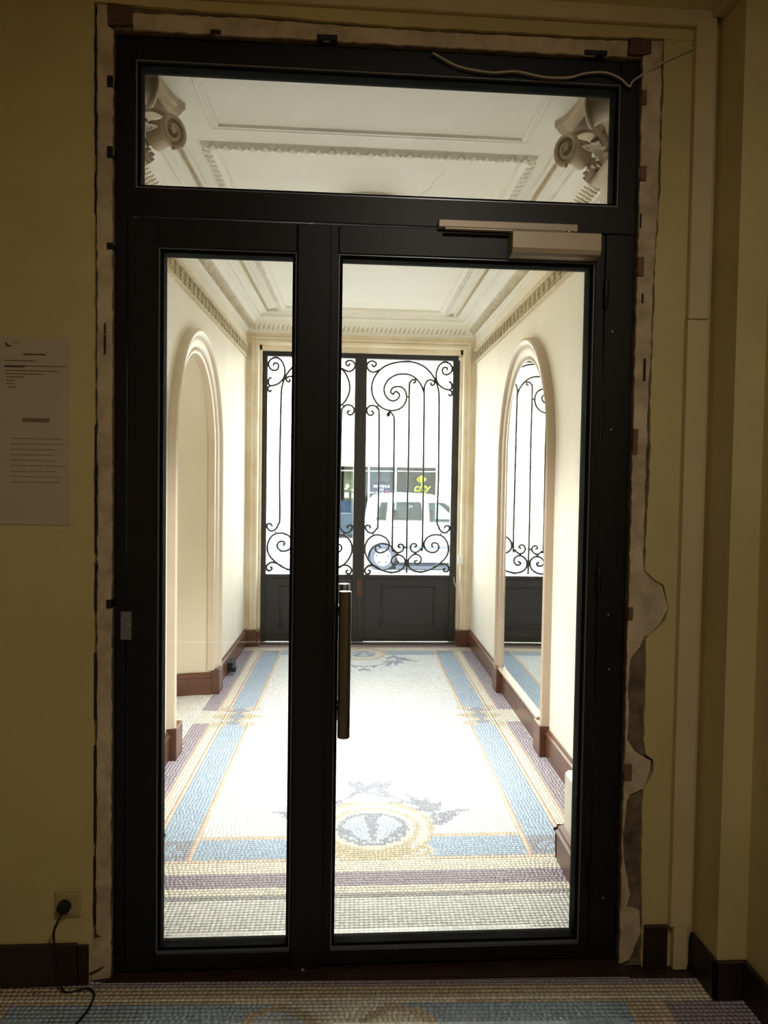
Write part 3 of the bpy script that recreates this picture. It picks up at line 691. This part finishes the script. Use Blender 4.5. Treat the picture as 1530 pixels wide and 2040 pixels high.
# ------------------------------------------------------------------ metal door
YD = 2.43; Y2 = 2.50; EE = .013
d1 = struct(MB().box((-.640, YD, -.022), (-.606, Y2, 2.285), .002), 'door_1', 'frame', 'black metal door frame with glazed transom filling the opening')
MB().box((-.640, YD, 2.285), (-.568-EE, Y2, 2.814), .002).build('upper_jamb', 'frame', d1)
MB().box((.878+EE, YD, 2.285), (.948, Y2, 2.814), .002).build('upper_jamb', 'frame', d1)
MB().box((.856, YD, -.022), (.948, Y2, 2.285), .002).build('jamb', 'frame', d1)
MB().box((-.568-EE, YD, 2.731+EE), (.878+EE, Y2, 2.814), .002).build('head', 'frame', d1)
MB().box((-.640, YD-.001, 2.287), (.948, Y2, 2.383-EE), .002).build('transom_bar', 'frame', d1)
def glazing(x0, x1, z0, z1, parent, e=.013):
    x0 -= e; x1 += e; z0 -= e; z1 += e; f_ = .0035
    for a, b_ in (((x0, z0), (x1, z0+f_)), ((x0, z1-f_), (x1, z1)), ((x0, z0+f_), (x0+f_, z1-f_)), ((x1-f_, z0+f_), (x1, z1-f_))):
        MB().box((a[0], YD+.001, a[1]), (b_[0], YD+.024, b_[1])).build('glazing_bead', 'bead', parent)
    g = .0125
    for a, b_ in (((x0+f_, z0+f_), (x1-f_, z0+g)), ((x0+f_, z1-g), (x1-f_, z1-f_)), ((x0+f_, z0+g), (x0+g, z1-g)), ((x1-g, z0+g), (x1-f_, z1-g))):
        MB().box((a[0], YD+.012, a[1]), (b_[0], YD+.064, b_[1])).build('gasket', 'gasket', parent)
    MB().box((x0+.004, YD+.030, z0+.004), (x1-.004, YD+.034, z1-.004)).build('glass_pane', 'glass', parent)
    MB().box((x0+.004, YD+.048, z0+.004), (x1-.004, YD+.052, z1-.004)).build('glass_pane', 'glass', parent)
glazing(-.568, .878, 2.383, 2.731, d1)
def leaf_door(name, x0, x1, gx0, gx1, zb, label, gt=2.183, gb=.048):
    o = MB().box((x0, YD-.004, zb), (gx0-EE, Y2-.006, 2.281), .002).build(name, 'frame', None, label=label, cat='door')
    MB().box((gx1+EE, YD-.004, zb), (x1, Y2-.006, 2.281), .002).build('stile', 'frame', o)
    MB().box((gx0-EE, YD-.004, gt+EE), (gx1+EE, Y2-.006, 2.281), .002).build('top_rail', 'frame', o)
    MB().box((gx0-EE, YD-.004, zb), (gx1+EE, Y2-.006, gb-EE), .002).build('bottom_rail', 'frame', o)
    glazing(gx0, gx1, gb, gt, o); return o
ll = leaf_door('glazed_door_leaf', -.603, -.062, -.499, -.114, -.018, 'narrow fixed black leaf with a slim glass pane, left of the pull handle')
rl = leaf_door('glazed_door_leaf', -.057, .853, .039, .810, -.012, 'wide black door leaf with the large glass pane, steel pull handle on its edge')
MB().box((-.097, YD-.010, -.018), (.002, YD-.004, 2.278), .002).build('meeting_strip', 'frame', rl)
MB().box((-.62, YD-.006, 1.014), (-.587, YD+.002, 1.10), .001).build('lock_plate', 'bead', ll)
MB().lathe((-.596, YD-.008, 1.062), [(.004, 0), (.004, .004)], 8, 'y').build('keyhole_screw', 'spacer', ll)
ph = MB()
for yy in (2.375, 2.555):
    ph = MB().lathe((.058, yy, .725), [(.017, 0), (.019, .002), (.019, .445), (.0185, .447)], 28)
    h_ = ph.build('pull_handle', 'steel', rl, True, label='brushed steel tubular pull handle')
    for zz in (.80, 1.10):
        y0_, y1_ = (2.39, 2.427) if yy < 2.43 else (2.493, 2.54)
        MB().lathe((.045, y0_, zz), [(.010, 0), (.010, y1_-y0_)], 14, 'y').build('handle_post', 'steel', h_, True)
for k, (x, z) in enumerate(((.883, 1.985), (.887, 1.68), (.893, 1.095), (.90, .92), (.90, .18), (-.585, 1.70), (-.585, .86), (-.60, .28), (-.585, 2.1))):
    MB().lathe((x, YD-.002, z), [(.003, 0), (.0025, .004)], 8, 'y').build('screw_head', 'spacer', d1)
for z in (.25, 1.2, 2.1): MB().lathe((.856, YD-.012, z), [(.006, -.045), (.008, -.04), (.008, .04), (.006, .045)], 12).build('hinge', 'frame', d1, True)
for k, (x0, z0, x1, z1, m_n) in enumerate(((.948,2.672,.962,2.717,'wood'),(.948,2.443,.967,2.488,'wood'),(.948,2.153,.967,2.211,'wood'),(.948,1.603,.963,1.681,'wood'),(.948,1.084,.962,1.123,'wood'),(.948,.572,.972,.624,'wood'),
        (-.656,2.646,-.64,2.678,'black'),(-.656,2.442,-.64,2.475,'black'),(-.656,2.177,-.64,2.196,'black'),(-.655,1.114,-.64,1.139,'black'),(-.047,2.814,.013,2.83,'black'),(.764,2.814,.835,2.828,'black'))):
    MB().box((x0, YD-.031, z0), (x1, YD+.03, z1), .001).build('packing_shim', m_n, d1)
dc = empty('door_closer', (.6, 2.42, 2.2), 'beige-grey hydraulic door closer with slide rail above the wide leaf', 'door closer')
body = [(2.366, 2.216), (2.372, 2.203), (2.388, 2.198), (2.426, 2.198), (2.426, 2.268), (2.370, 2.268), (2.366, 2.264)]
MB().prism(body, .547, .819, 'yz').build('closer_body', 'closer', dc)
MB().box((.327, 2.402, 2.280), (.757, 2.428, 2.303), .002).build('slide_rail', 'closer', dc)
MB().box((.345, 2.392, 2.271), (.735, 2.408, 2.277), .001).build('closer_arm', 'closer', dc)
MB().lathe((.728, 2.398, 2.268), [(.012, 0), (.012, .010)], 12).build('arm_pivot', 'steel', dc)

# ------------------------------------------------------------------ dark hall around the door
def jag(pts, amp=.004, step=.02, seed=3):
    rg = random.Random(seed); out = []
    for a, b in zip(pts[:-1], pts[1:]):
        n = max(1, int(math.hypot(b[0]-a[0], b[1]-a[1])/step))
        for k in range(n):
            t = k/n; out.append((a[0]+(b[0]-a[0])*t+rg.uniform(-amp, amp), a[1]+(b[1]-a[1])*t+rg.uniform(-amp, amp)))
    out.append(pts[-1]); return out
wf = struct(MB().prism([(-2.0, HZ), (-.7, HZ)]+jag([(-.692, .10), (-.690, 1.0), (-.690, 1.9), (-.694, 2.885)], .0018, .03)+[(-.694, 3.3), (-2.0, 3.3)], 2.398, 2.52), 'wall_front', 'hall', 'ochre hall wall around the black metal door')
MB().prism([(-.694, 3.3)]+jag([(-.694, 2.884), (-.242, 2.873), (.174, 2.864), (.756, 2.866), (.959, 2.871), (1.19, 2.872)], .0018, .03, 5)+[(1.19, 3.3)], 2.396, 2.52).build('lintel_face', 'hall', wf)
re = [(1.019,HZ),(1.018,.136),(1.011,.297),(1.009,.459),(1.011,.544),(1.028,.572),(1.042,.60),(1.040,.635),(1.016,.656),(1.007,.70),(1.008,.903),(1.006,1.021),(1.025,1.037),(1.064,1.081),(1.077,1.124),(1.064,1.163),(1.057,1.195),(1.024,1.213),(.998,1.238),(.996,1.297),(1.003,1.627),(.998,1.786),(1.0,1.905),(1.002,2.023),(1.002,2.16),(1.008,2.321),(1.012,2.414),(1.012,2.60),(1.012,2.872)]
MB().prism(jag(re, .0022, .02, 9)+[(1.19, 2.872), (1.19, HZ)], 2.398, 2.52).build('right_face', 'hall', wf)
# masonry backing behind the filler
MB().box((-.70, 2.412, HZ), (-.6405, 2.50, 2.89)).box((.949, 2.412, HZ), (1.09, 2.50, 2.875)).box((-.70, 2.412, 2.815), (1.09, 2.50, 2.89)).build('masonry_backing', 'hallcon', wf)
def plaster(poly, y, nm='filler_plaster', m='hallpl', seed=1):
    return MB().prism(jag(poly+[poly[0]], .0022, .02, seed)[:-1], y, 2.4125).build(nm, m, wf)
plaster([(-.641,.10),(-.685,.115),(-.684,.6),(-.682,1.3),(-.684,2.0),(-.687,2.882),(-.658,2.882),(-.657,2.82),(-.641,2.815)], 2.404, seed=2)
plaster([(-.641,HZ+.01),(-.697,HZ+.005),(-.699,.095),(-.66,.112),(-.641,.11)], 2.403, seed=3)
plaster([(-.58,2.8145),(-.59,2.862),(-.242,2.866),(.174,2.857),(.756,2.860),(.90,2.862),(.895,2.8145),(.4,2.8145)], 2.404, seed=4)
plaster([(.949,2.82),(.972,2.826),(.975,2.868),(1.008,2.868),(1.007,2.321),(1.0,2.16),(.998,1.905),(.994,1.786),(.992,1.60),(.992,1.28),(.994,1.24),(1.024,1.215),(1.055,1.192),(1.074,1.12),(1.060,1.082),(1.02,1.037),(1.001,1.029),(.986,.994),(.959,.958),(.958,.903),(.953,.863),(.949,.863)], 2.4045, seed=5)
plaster([(.949,.863),(.955,.863),(.960,.784),(.956,.704),(.979,.664),(1.004,.648),(1.036,.632),(1.026,.576),(1.009,.544),(.971,.524),(.959,.499),(.951,.38),(.949,.38)], 2.4045, seed=6)
plaster([(.949,.40),(.952,.351),(.965,.278),(.979,.201),(.966,.163),(1.012,.15),(1.016,.079),(.983,HZ+.02),(.949,HZ+.006)], 2.4045, seed=7)
for k, pg in enumerate(([(-.655,2.822),(-.588,2.824),(-.584,2.862),(-.60,2.885),(-.655,2.885)], [(.904,2.822),(.949,2.822),(.97,2.83),(.969,2.872),(.905,2.872)])):
    plaster(pg, 2.400, 'timber_pad', 'pad', 20+k)
dk = MB()
for a, b in (((-.6895,2.80),(-.6875,2.45)),((-.6895,2.40),(-.6875,2.28)),((-.689,1.66),(-.6855,1.28)),((-.688,1.25),(-.684,1.10)),((-.690,.98),(-.686,.78)),((-.690,.70),(-.687,.40)),((-.691,.36),(-.688,.15)),((-.6615,1.96),(-.6605,1.93)),((-.662,1.925),(-.660,1.87))):
    dk.box((a[0], 2.3965, b[1]), (b[0]+.001, 2.405, a[1]))
dk.box((-.36, 2.4035, 2.8145), (-.33, 2.406, 2.828)).box((.952, 2.4035, 2.30), (.957, 2.406, 2.345)).box((.975, 2.4035, 1.83), (.983, 2.406, 1.90)).box((.964, 2.4035, 2.07), (.970, 2.406, 2.10))
dk.build('dark_gap', 'gap', wf)
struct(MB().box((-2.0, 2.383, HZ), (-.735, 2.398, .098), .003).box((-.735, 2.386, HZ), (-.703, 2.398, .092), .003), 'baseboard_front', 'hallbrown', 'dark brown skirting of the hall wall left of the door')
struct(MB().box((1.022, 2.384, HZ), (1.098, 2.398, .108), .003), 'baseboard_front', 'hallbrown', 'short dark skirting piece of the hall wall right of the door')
tk = struct(MB().box((1.102, 2.372, 2.020), (1.166, 2.397, 2.93), .003), 'trim_8', 'halltrim', 'pale vertical cable trunking right of the door')
MB().prism([(1.100, 2.372), (1.162, 2.372), (1.162, 2.397), (1.100, 2.397)], .112, 2.017, 'xy').build('lower_length', 'halltrim', tk)
MB().box((1.112, 2.372, HZ), (1.158, 2.397, .111), .003).build('foot_length', 'halltrim', tk)
struct(MB().box((-.80, 2.375, 2.905), (1.166, 2.396, 2.955), .004), 'trim_9', 'halltrim', 'pale horizontal trim strip above the door opening')
# right hall wall in steps
XA = 1.182
hr = struct(MB().box((XA, 2.235, HZ), (1.60, 2.52, 3.3)).box((1.273, -2.6, HZ), (1.60, 2.236, 3.3)), 'wall_hall_right', 'hall', 'ochre side wall of the hall with a shallow step, at the right edge')
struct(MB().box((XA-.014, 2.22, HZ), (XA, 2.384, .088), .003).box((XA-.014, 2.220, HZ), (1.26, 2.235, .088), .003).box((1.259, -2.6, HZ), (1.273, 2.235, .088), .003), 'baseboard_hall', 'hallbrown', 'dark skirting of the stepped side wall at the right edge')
struct(MB().box((1.15, 2.12, 2.93), (1.273, 2.375, 2.965), .004).box((1.22, 1.2, 2.93), (1.273, 2.12, 2.965), .004), 'trim_10', 'halltrim', 'pale moulding strip turning the top right corner of the hall')
struct(MB().box((-2.15, -2.6, HZ), (-2.0, 2.52, 3.3)), 'wall_hall_left', 'hall', 'ochre left side wall of the hall')
struct(MB().box((-2.15, -2.75, HZ), (1.6, -2.6, 3.3)), 'wall_hall_rear', 'hall', 'ochre rear wall of the hall')
struct(MB().box((-2.15, -2.75, 3.2), (1.6, 2.47, 3.34)), 'ceiling', 'hall', 'ochre ceiling of the dark hall')
# cable over the frame
wr_ = [(.30, 2.80), (.322, 2.789), (.383, 2.763), (.481, 2.751), (.557, 2.758), (.641, 2.746), (.718, 2.748), (.771, 2.763), (.833, 2.769), (.880, 2.754), (.912, 2.731), (.927, 2.752), (1.011, 2.801), (1.06, 2.825), (1.10, 2.845)]
MB().tube(crom([(x, 2.392 if x > .93 else 2.412, z) for x, z in wr_], 5), .0032, 7).build('loose_cable', 'cable', None, True, 'thin pale cable sagging across the top right of the black door frame', 'cable')
# notice
nt_ = empty('paper_notice', (-.86, 2.397, 1.36), 'tall grey paper notice with faded print on the left hall wall', 'notice')
MB().box((-.985, 2.3955, 1.362), (-.763, 2.3978, 1.912)).build('paper_sheet', 'paper', nt_)
pk = MB(); yk = 2.3948
for x0, x1, z, h in ((-.893,-.829,1.862,.004),(-.946,-.854,1.843,.002),(-.946,-.772,1.828,.0018),(-.946,-.89,1.825,.0035),(-.946,-.794,1.814,.0018),(-.946,-.84,1.8045,.0018),(-.942,-.893,1.795,.0018),(-.942,-.918,1.785,.0018),(-.942,-.918,1.776,.0018),(-.938,-.913,1.766,.0018)):
    x = x0
    while x < x1:
        wv = random.uniform(.004, .012); pk.box((x, yk, z-h/2), (min(x+wv, x1), 2.3956, z+h/2)); x += wv+.0015
pk.tube([(-.934+.008*math.cos(a), yk+.0004, 1.893+.008*math.sin(a)) for a in [PI*.95+q*.28 for q in range(10)]], .0022, 5)
pk.build('printed_lines', 'ink', nt_, kind='stuff')
pk = MB(); pk.box((-.897, yk, 1.664), (-.819, 2.3956, 1.676))
text_mb(pk, 'AC', .014, lambda x, y: (-.924+x, yk+.0005, 1.892+y))
for r_ in range(9):
    x = -.93
    while x < -.775+random.uniform(-.03, 0):
        wv = random.uniform(.01, .03); pk.box((x, yk, 1.615-r_*.016), (x+wv, 2.3956, 1.6165-r_*.016)); x += wv+.004
pk.build('faint_print', 'inkl', nt_, kind='stuff')
sk = empty('wall_socket', (-.765, 2.397, .18), 'ivory wall socket above the dark skirting with a black plug', 'socket')
MB().box((-.803, 2.390, .179), (-.727, 2.398, .262), .003).build('socket_plate', 'socket', sk)
MB().box((-.795, 2.387, .187), (-.735, 2.391, .254), .002).build('socket_insert', 'socket', sk)
pg = empty('power_plug', (-.772, 2.385, .10), 'round black plug in the wall socket with its cable hanging down', 'plug')
MB().lathe((-.772, 2.366, .216), [(.012, 0), (.018, .003), (.020, .010), (.020, .022)], 20, 'y').build('plug_body', 'black', pg, True)
MB().tube(crom([(-.774, 2.372, .203), (-.780, 2.350, .19), (-.790, 2.350, .165), (-.793, 2.355, .13), (-.788, 2.362, .09), (-.78, 2.36, .03), (-.76, 2.35, HZ+.006), (-.70, 2.365, HZ+.004), (-.672, 2.34, HZ+.004), (-.667, 2.30, HZ+.004), (-.672, 2.25, HZ+.004), (-.70, 2.16, HZ+.004), (-.75, 2.05, HZ+.004)], 6), .0036, 7).build('plug_cable', 'black', pg, True)
MB().tube(crom([(-.70, 2.395, 0.0), (-.67, 2.40, .012), (-.645, 2.418, .022), (-.62, 2.424, .03)], 5), .003, 6).build('cable_stub', 'black', None, True, 'short black cable end poking out at the lower left frame corner', 'cable')

# ------------------------------------------------------------------ street
RZ = -.62
struct(MB().box((-30, 7.62, -.8), (32, 9.6, -.10)), 'pavement', 'pave', 'near pavement outside the gate')
struct(MB().box((-30, 9.6, -.9), (32, 22.2, RZ)), 'road', 'road', 'pale sunlit road across the street')
struct(MB().box((-30, 22.2, -.9), (32, 24.4, RZ+.12)), 'pavement', 'pave', 'far pavement in front of the shop')
YF = 24.0
bl = struct(MB(), 'x', 'facade', 'x') if False else empty('shop_building', (1.9, YF, RZ+.12), 'pale sunlit building across the street with a shop window', 'building')
wz = 2.05; wx0, wx1 = .30, 3.36
MB().box((-30, YF, RZ), (wx0, YF+.5, 11)).box((wx1, YF, RZ), (32, YF+.5, 11)).box((wx0, YF, wz), (wx1, YF+.5, 11)).box((wx0, YF, RZ), (wx1, YF+.5, -.2)).build('wall', 'facade', bl)
MB().box((-30, YF-.02, 2.66), (32, YF, 2.70), .01).box((-30, YF-.03, 2.88), (32, YF, 2.93), .01).box((-30, YF-.05, 2.09), (32, YF, 2.13), .01).build('string_course', 'facade', bl)
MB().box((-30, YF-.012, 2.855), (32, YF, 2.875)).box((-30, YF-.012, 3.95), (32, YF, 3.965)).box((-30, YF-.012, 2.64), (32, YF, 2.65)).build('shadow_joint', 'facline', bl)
MB().box((wx0, YF+1.6, RZ), (wx1, YF+1.7, 2.3)).box((wx0-.1, YF+.5, -.25), (wx1+.1, YF+1.6, -.2)).box((wx0-.1, YF+.5, 2.2), (wx1+.1, YF+1.6, 2.3)).box((wx0-.2, YF+.5, -.25), (wx0, YF+1.7, 2.3)).box((wx1, YF+.5, -.25), (wx1+.2, YF+1.7, 2.3)).build('shop_interior', 'dark', bl)
MB().box((.5, YF+.3, .2), (.85, YF+.34, 2.0)).box((.86, YF+.5, .6), (1.0, YF+.54, 2.0)).box((1.05, YF+.5, .9), (1.12, YF+.54, 2.0)).build('curtain', 'shopy', bl)
MB().box((1.3, YF+.5, .9), (1.6, YF+.54, 2.03)).box((1.66, YF+.6, .9), (1.95, YF+.64, 2.03)).build('display_banner', 'shopb', bl)
MB().box((.3, YF+.25, -.1), (.85, YF+.35, .95)).build('display_shelf', 'shopb', bl)
for x in (wx0, .86, 1.235, 2.06, wx1-.04): MB().box((x, YF+.04, -.2), (x+.045, YF+.10, wz), .005).build('window_mullion', 'white', bl)
MB().box((wx0, YF+.03, wz-.05), (wx1, YF+.11, wz), .005).box((wx0, YF+.03, 1.86), (2.06, YF+.10, 1.88), .003).build('window_head', 'white', bl)
MB().box((2.14, YF+.045, 1.87), (wx1-.05, YF+.06, 1.89)).build('window_bar', 'facline', bl)
MB().box((wx0, YF+.12, -.2), (wx1, YF+.13, wz)).build('shop_pane', 'shopglass', bl)
sg = MB(); ys = YF+.02
text_mb(sg, 'city', .40, lambda x, y: (2.615+x*.86, ys, 1.27+y*.86), shear=.35, bold=.006)
cxl, czl = 2.868, 1.636
sg.prism([(cxl-.155, czl), (cxl-.05, czl+.105), (cxl-.085, czl+.04), (cxl-.095, czl), (cxl-.085, czl-.04), (cxl-.05, czl-.105)], ys, ys+.01)
sg.prism([(cxl-.04, czl+.095)]+[(cxl+.02, czl+.115), (cxl+.06, czl+.10), (cxl+.16, czl), (cxl+.06, czl-.10), (cxl+.02, czl-.12), (cxl-.04, czl-.095), (cxl-.065, czl)], ys, ys+.01)
sg.build('shop_sign', 'green', bl, label='lime green diamond logo and the word city')
dm = MB(); R_ = .36
dm.prism([(1.63+R_*1.0*math.cos(a), 1.20+R_*1.05*math.sin(a)) for a in [PI*k/20 for k in range(21)]], YF+.135, YF+.16).build('violet_dome_panel', 'purple', bl)
tx = MB()
text_mb(tx, 'BIENVENUE', .115, lambda x, y: (1.40+x*.85, YF+.128, 1.37+y), bold=.004)
text_mb(tx, 'AU', .10, lambda x, y: (1.60+x*.9, YF+.128, 1.275+y), bold=.004)
for x0, x1 in ((1.28, 1.36), (1.38, 1.44), (1.47, 1.55), (1.57, 1.62), (1.65, 1.72)): tx.box((x0, YF+.128, 1.19), (x1, YF+.134, 1.235))
for x0, x1, z0, z1 in ((.53,.58,1.05,1.2),(.60,.64,1.05,1.2),(.74,.79,1.05,1.17),(.53,.6,1.3,1.34),(.72,.82,1.28,1.3)): tx.box((x0, YF+.02, z0), (x1, YF+.03, z1))
tx.build('window_lettering', 'white', bl, kind='stuff')
MB().tube([(1.84+.06*math.cos(a), YF+.128, 1.20+.06*math.sin(a)) for a in [PI*k/8 for k in range(9)]], .012, 5).build('red_ring', 'red', bl)
lamp = mat('shop_lamp_glow', (1, .95, .8, 1)); lamp.node_tree.nodes['Principled BSDF'].inputs['Emission Color'].default_value = (1, .95, .8, 1); lamp.node_tree.nodes['Principled BSDF'].inputs['Emission Strength'].default_value = 6
MB().lathe((.615, YF+.28, 1.40), [(.01, -.05), (.045, -.02), (.045, .02), (.01, .05)], 12).build('shop_lamp', lamp, bl)
# parked van
YC = 19.1; car = empty('parked_van', (2.9, YC+.85, RZ), 'white parked van with grey side strip seen behind the right gate leaf', 'van')
def cx_(x): return x
top = [(.98, -.18), (.985, .50), (1.06, 1.02), (1.22, 1.20), (1.85, 1.27), (2.55, 1.245), (2.80, 1.17), (3.15, .97), (3.55, .62), (4.45, .42), (4.80, .22), (4.86, -.15), (4.83, -.42)]
bot = [(4.42, -.42)]+[(4.05+.37*math.cos(a), -.31+.37*math.sin(a)) for a in [PI*k/12 for k in range(13)]]+[(3.66, -.42), (1.75, -.42)]+[(1.36+.37*math.cos(a), -.31+.37*math.sin(a)) for a in [PI*k/12 for k in range(13)]]+[(.99, -.40)]
outl = top+[p for p in bot]
wins = [[(1.18,.60),(1.30,1.03),(1.47,1.05),(1.43,.60)], [(1.58,.60),(1.605,1.02),(1.66,1.05),(2.24,1.055),(2.285,1.02),(2.325,.60)], [(2.50,.57),(2.46,1.04),(2.83,1.045),(3.02,.93),(3.30,.68),(3.28,.57)]]
def sdf(x, z): return 0
# body: side skin with window cut-outs by bands
def side_skin(y0, y1):
    import bmesh
    bm = bmesh.new()
    def loop(P):
        vs = [bm.verts.new((x, y0, z)) for x, z in P]; es = [bm.edges.new((vs[i], vs[(i+1) % len(vs)])) for i in range(len(vs))]; return es
    es = loop(outl)
    for wn in wins: es += loop(wn)
    bmesh.ops.triangle_fill(bm, use_beauty=True, use_dissolve=False, edges=es)
    vs = [tuple(v.co) for v in bm.verts]; bm.verts.index_update(); fs = [tuple(v.index for v in f.verts) for f in bm.faces]
    bm.free(); return vs, fs
vs, fs = side_skin(YC, 0)
body = MB().add(vs, fs); body.add([(x, YC+1.7, z) for x, y, z in vs], fs)
n = len(outl)
body.add([(x, y, z) for y in (YC, YC+1.7) for x, z in outl], [(i, (i+1) % n, n+(i+1) % n, n+i) for i in range(n)])
body.build('body', 'carw', car)
for nm, wn in zip(('quarter_window', 'rear_side_window', 'front_side_window'), wins):
    MB().prism(wn, YC+.012, YC+.02).build(nm, 'carglass', car)
    MB().prism(wn, YC+1.68, YC+1.69).build(nm, 'carglass', car)
    fr = MB(); fr.tube([(x, YC, z) for x, z in wn+[wn[0]]], .012, 5); fr.build('window_seal', 'carb', car)
MB().box((1.2, YC+.75, -.3), (4.0, YC+.95, .45)).box((1.5, YC+.3, .3), (1.75, YC+1.4, .85), .05).box((2.45, YC+.3, .3), (2.62, YC+.7, .88), .05).build('seats', 'carb', car)
MB().box((1.76, YC-.02, -.075), (3.62, YC+.01, -.01), .006).build('side_strip', 'carb', car)
MB().box((1.78, YC-.012, -.42), (3.62, YC+.01, -.335), .005).build('side_sill', 'carw', car)
MB().box((1.70, YC+.10, -.60), (3.70, YC+1.6, -.40)).build('underbody', 'tyre', car)
for x0, x1, z in ((1.615, 1.76, .435), (2.60, 2.76, .415)): MB().box((x0, YC-.03, z-.014), (x1, YC, z+.014), .006).build('door_handle', 'carb', car)
for xx in (2.42, 1.535): MB().box((xx, YC-.002, -.33), (xx+.008, YC+.002, .55)).build('door_gap', 'facline', car)
for yy, sg_ in ((YC, -1), (YC+1.7, 1)):
    for xx in (1.36, 4.05):
        wh = MB().lathe((xx, yy-.01 if sg_ < 0 else yy-.19, -.305), [(.20, 0), (.29, 0), (.315, .03), (.315, .17), (.29, .20), (.20, .20)], 32, 'y').build('wheel', 'tyre', car, True)
        if sg_ < 0:
            MB().lathe((xx, yy-.02, -.305), [(.03, .0), (.10, .004), (.195, .01), (.205, .0), (.205, .05)], 32, 'y').build('rim', 'rim', wh, True)
            for k in range(5):
                a = 2*PI*k/5+.3; c0 = (xx+.14*math.cos(a), -.305+.14*math.sin(a)); t_ = [(c0[0]+.036*math.cos(a)*p-.028*math.sin(a)*q, c0[1]+.036*math.sin(a)*p+.028*math.cos(a)*q) for p, q in ((-1, -.4), (1, -1), (1.1, 1), (-1, .4))]
                MB().prism(t_, yy-.022, yy-.012).build('rim_hole', 'tyre', wh)
MB().box((3.26, YC-.16, .50), (3.44, YC, .66), .04).build('wing_mirror', 'carw', car)
tx = MB(); text_mb(tx, 'LM', .12, lambda x, y: (1.93+x, YC+.008, .90+y)); tx.build('window_sticker', 'shopb', car)
# bicycle by the kerb, left
bk = empty('bicycle', (-.9, 18.0, RZ), 'blue-grey bicycle parked in the street behind the left gate leaf', 'bicycle')
for xx in (-1.12, -.10):
    wv = MB().tube([(xx+.33*math.cos(a), 18.0, RZ+.34+.33*math.sin(a)) for a in [2*PI*k/36 for k in range(37)]], .016, 6).build('wheel', 'bike', bk, True)
    sp = MB()
    for k in range(18): a = 2*PI*k/18; sp.tube([(xx, 18.0, RZ+.34), (xx+.32*math.cos(a), 18.0, RZ+.34+.32*math.sin(a))], .003, 3)
    sp.build('spokes', 'bike', wv, kind='stuff')
MB().tube([(-1.12, 18, RZ+.34), (-.95, 18, RZ+.80), (-.93, 18, RZ+.95)], .014, 6).tube([(-.95, 18, RZ+.80), (-.40, 18, RZ+.80), (-.52, 18, RZ+.34), (-.95, 18, RZ+.74)], .016, 6).tube([(-.40, 18, RZ+.84), (-.10, 18, RZ+.34), (-.52, 18, RZ+.34)], .012, 6).build('frame', 'bike', bk)
MB().tube([(-.98, 17.75, RZ+.98), (-.93, 18.0, RZ+.96), (-.98, 18.25, RZ+.98)], .012, 6).build('handlebar', 'bike', bk)
MB().tube([(-.50, 18, RZ+.90), (-.40, 18, RZ+.92), (-.28, 18, RZ+.92)], [.02, .04, .06], 8).build('saddle', 'tyre', bk)
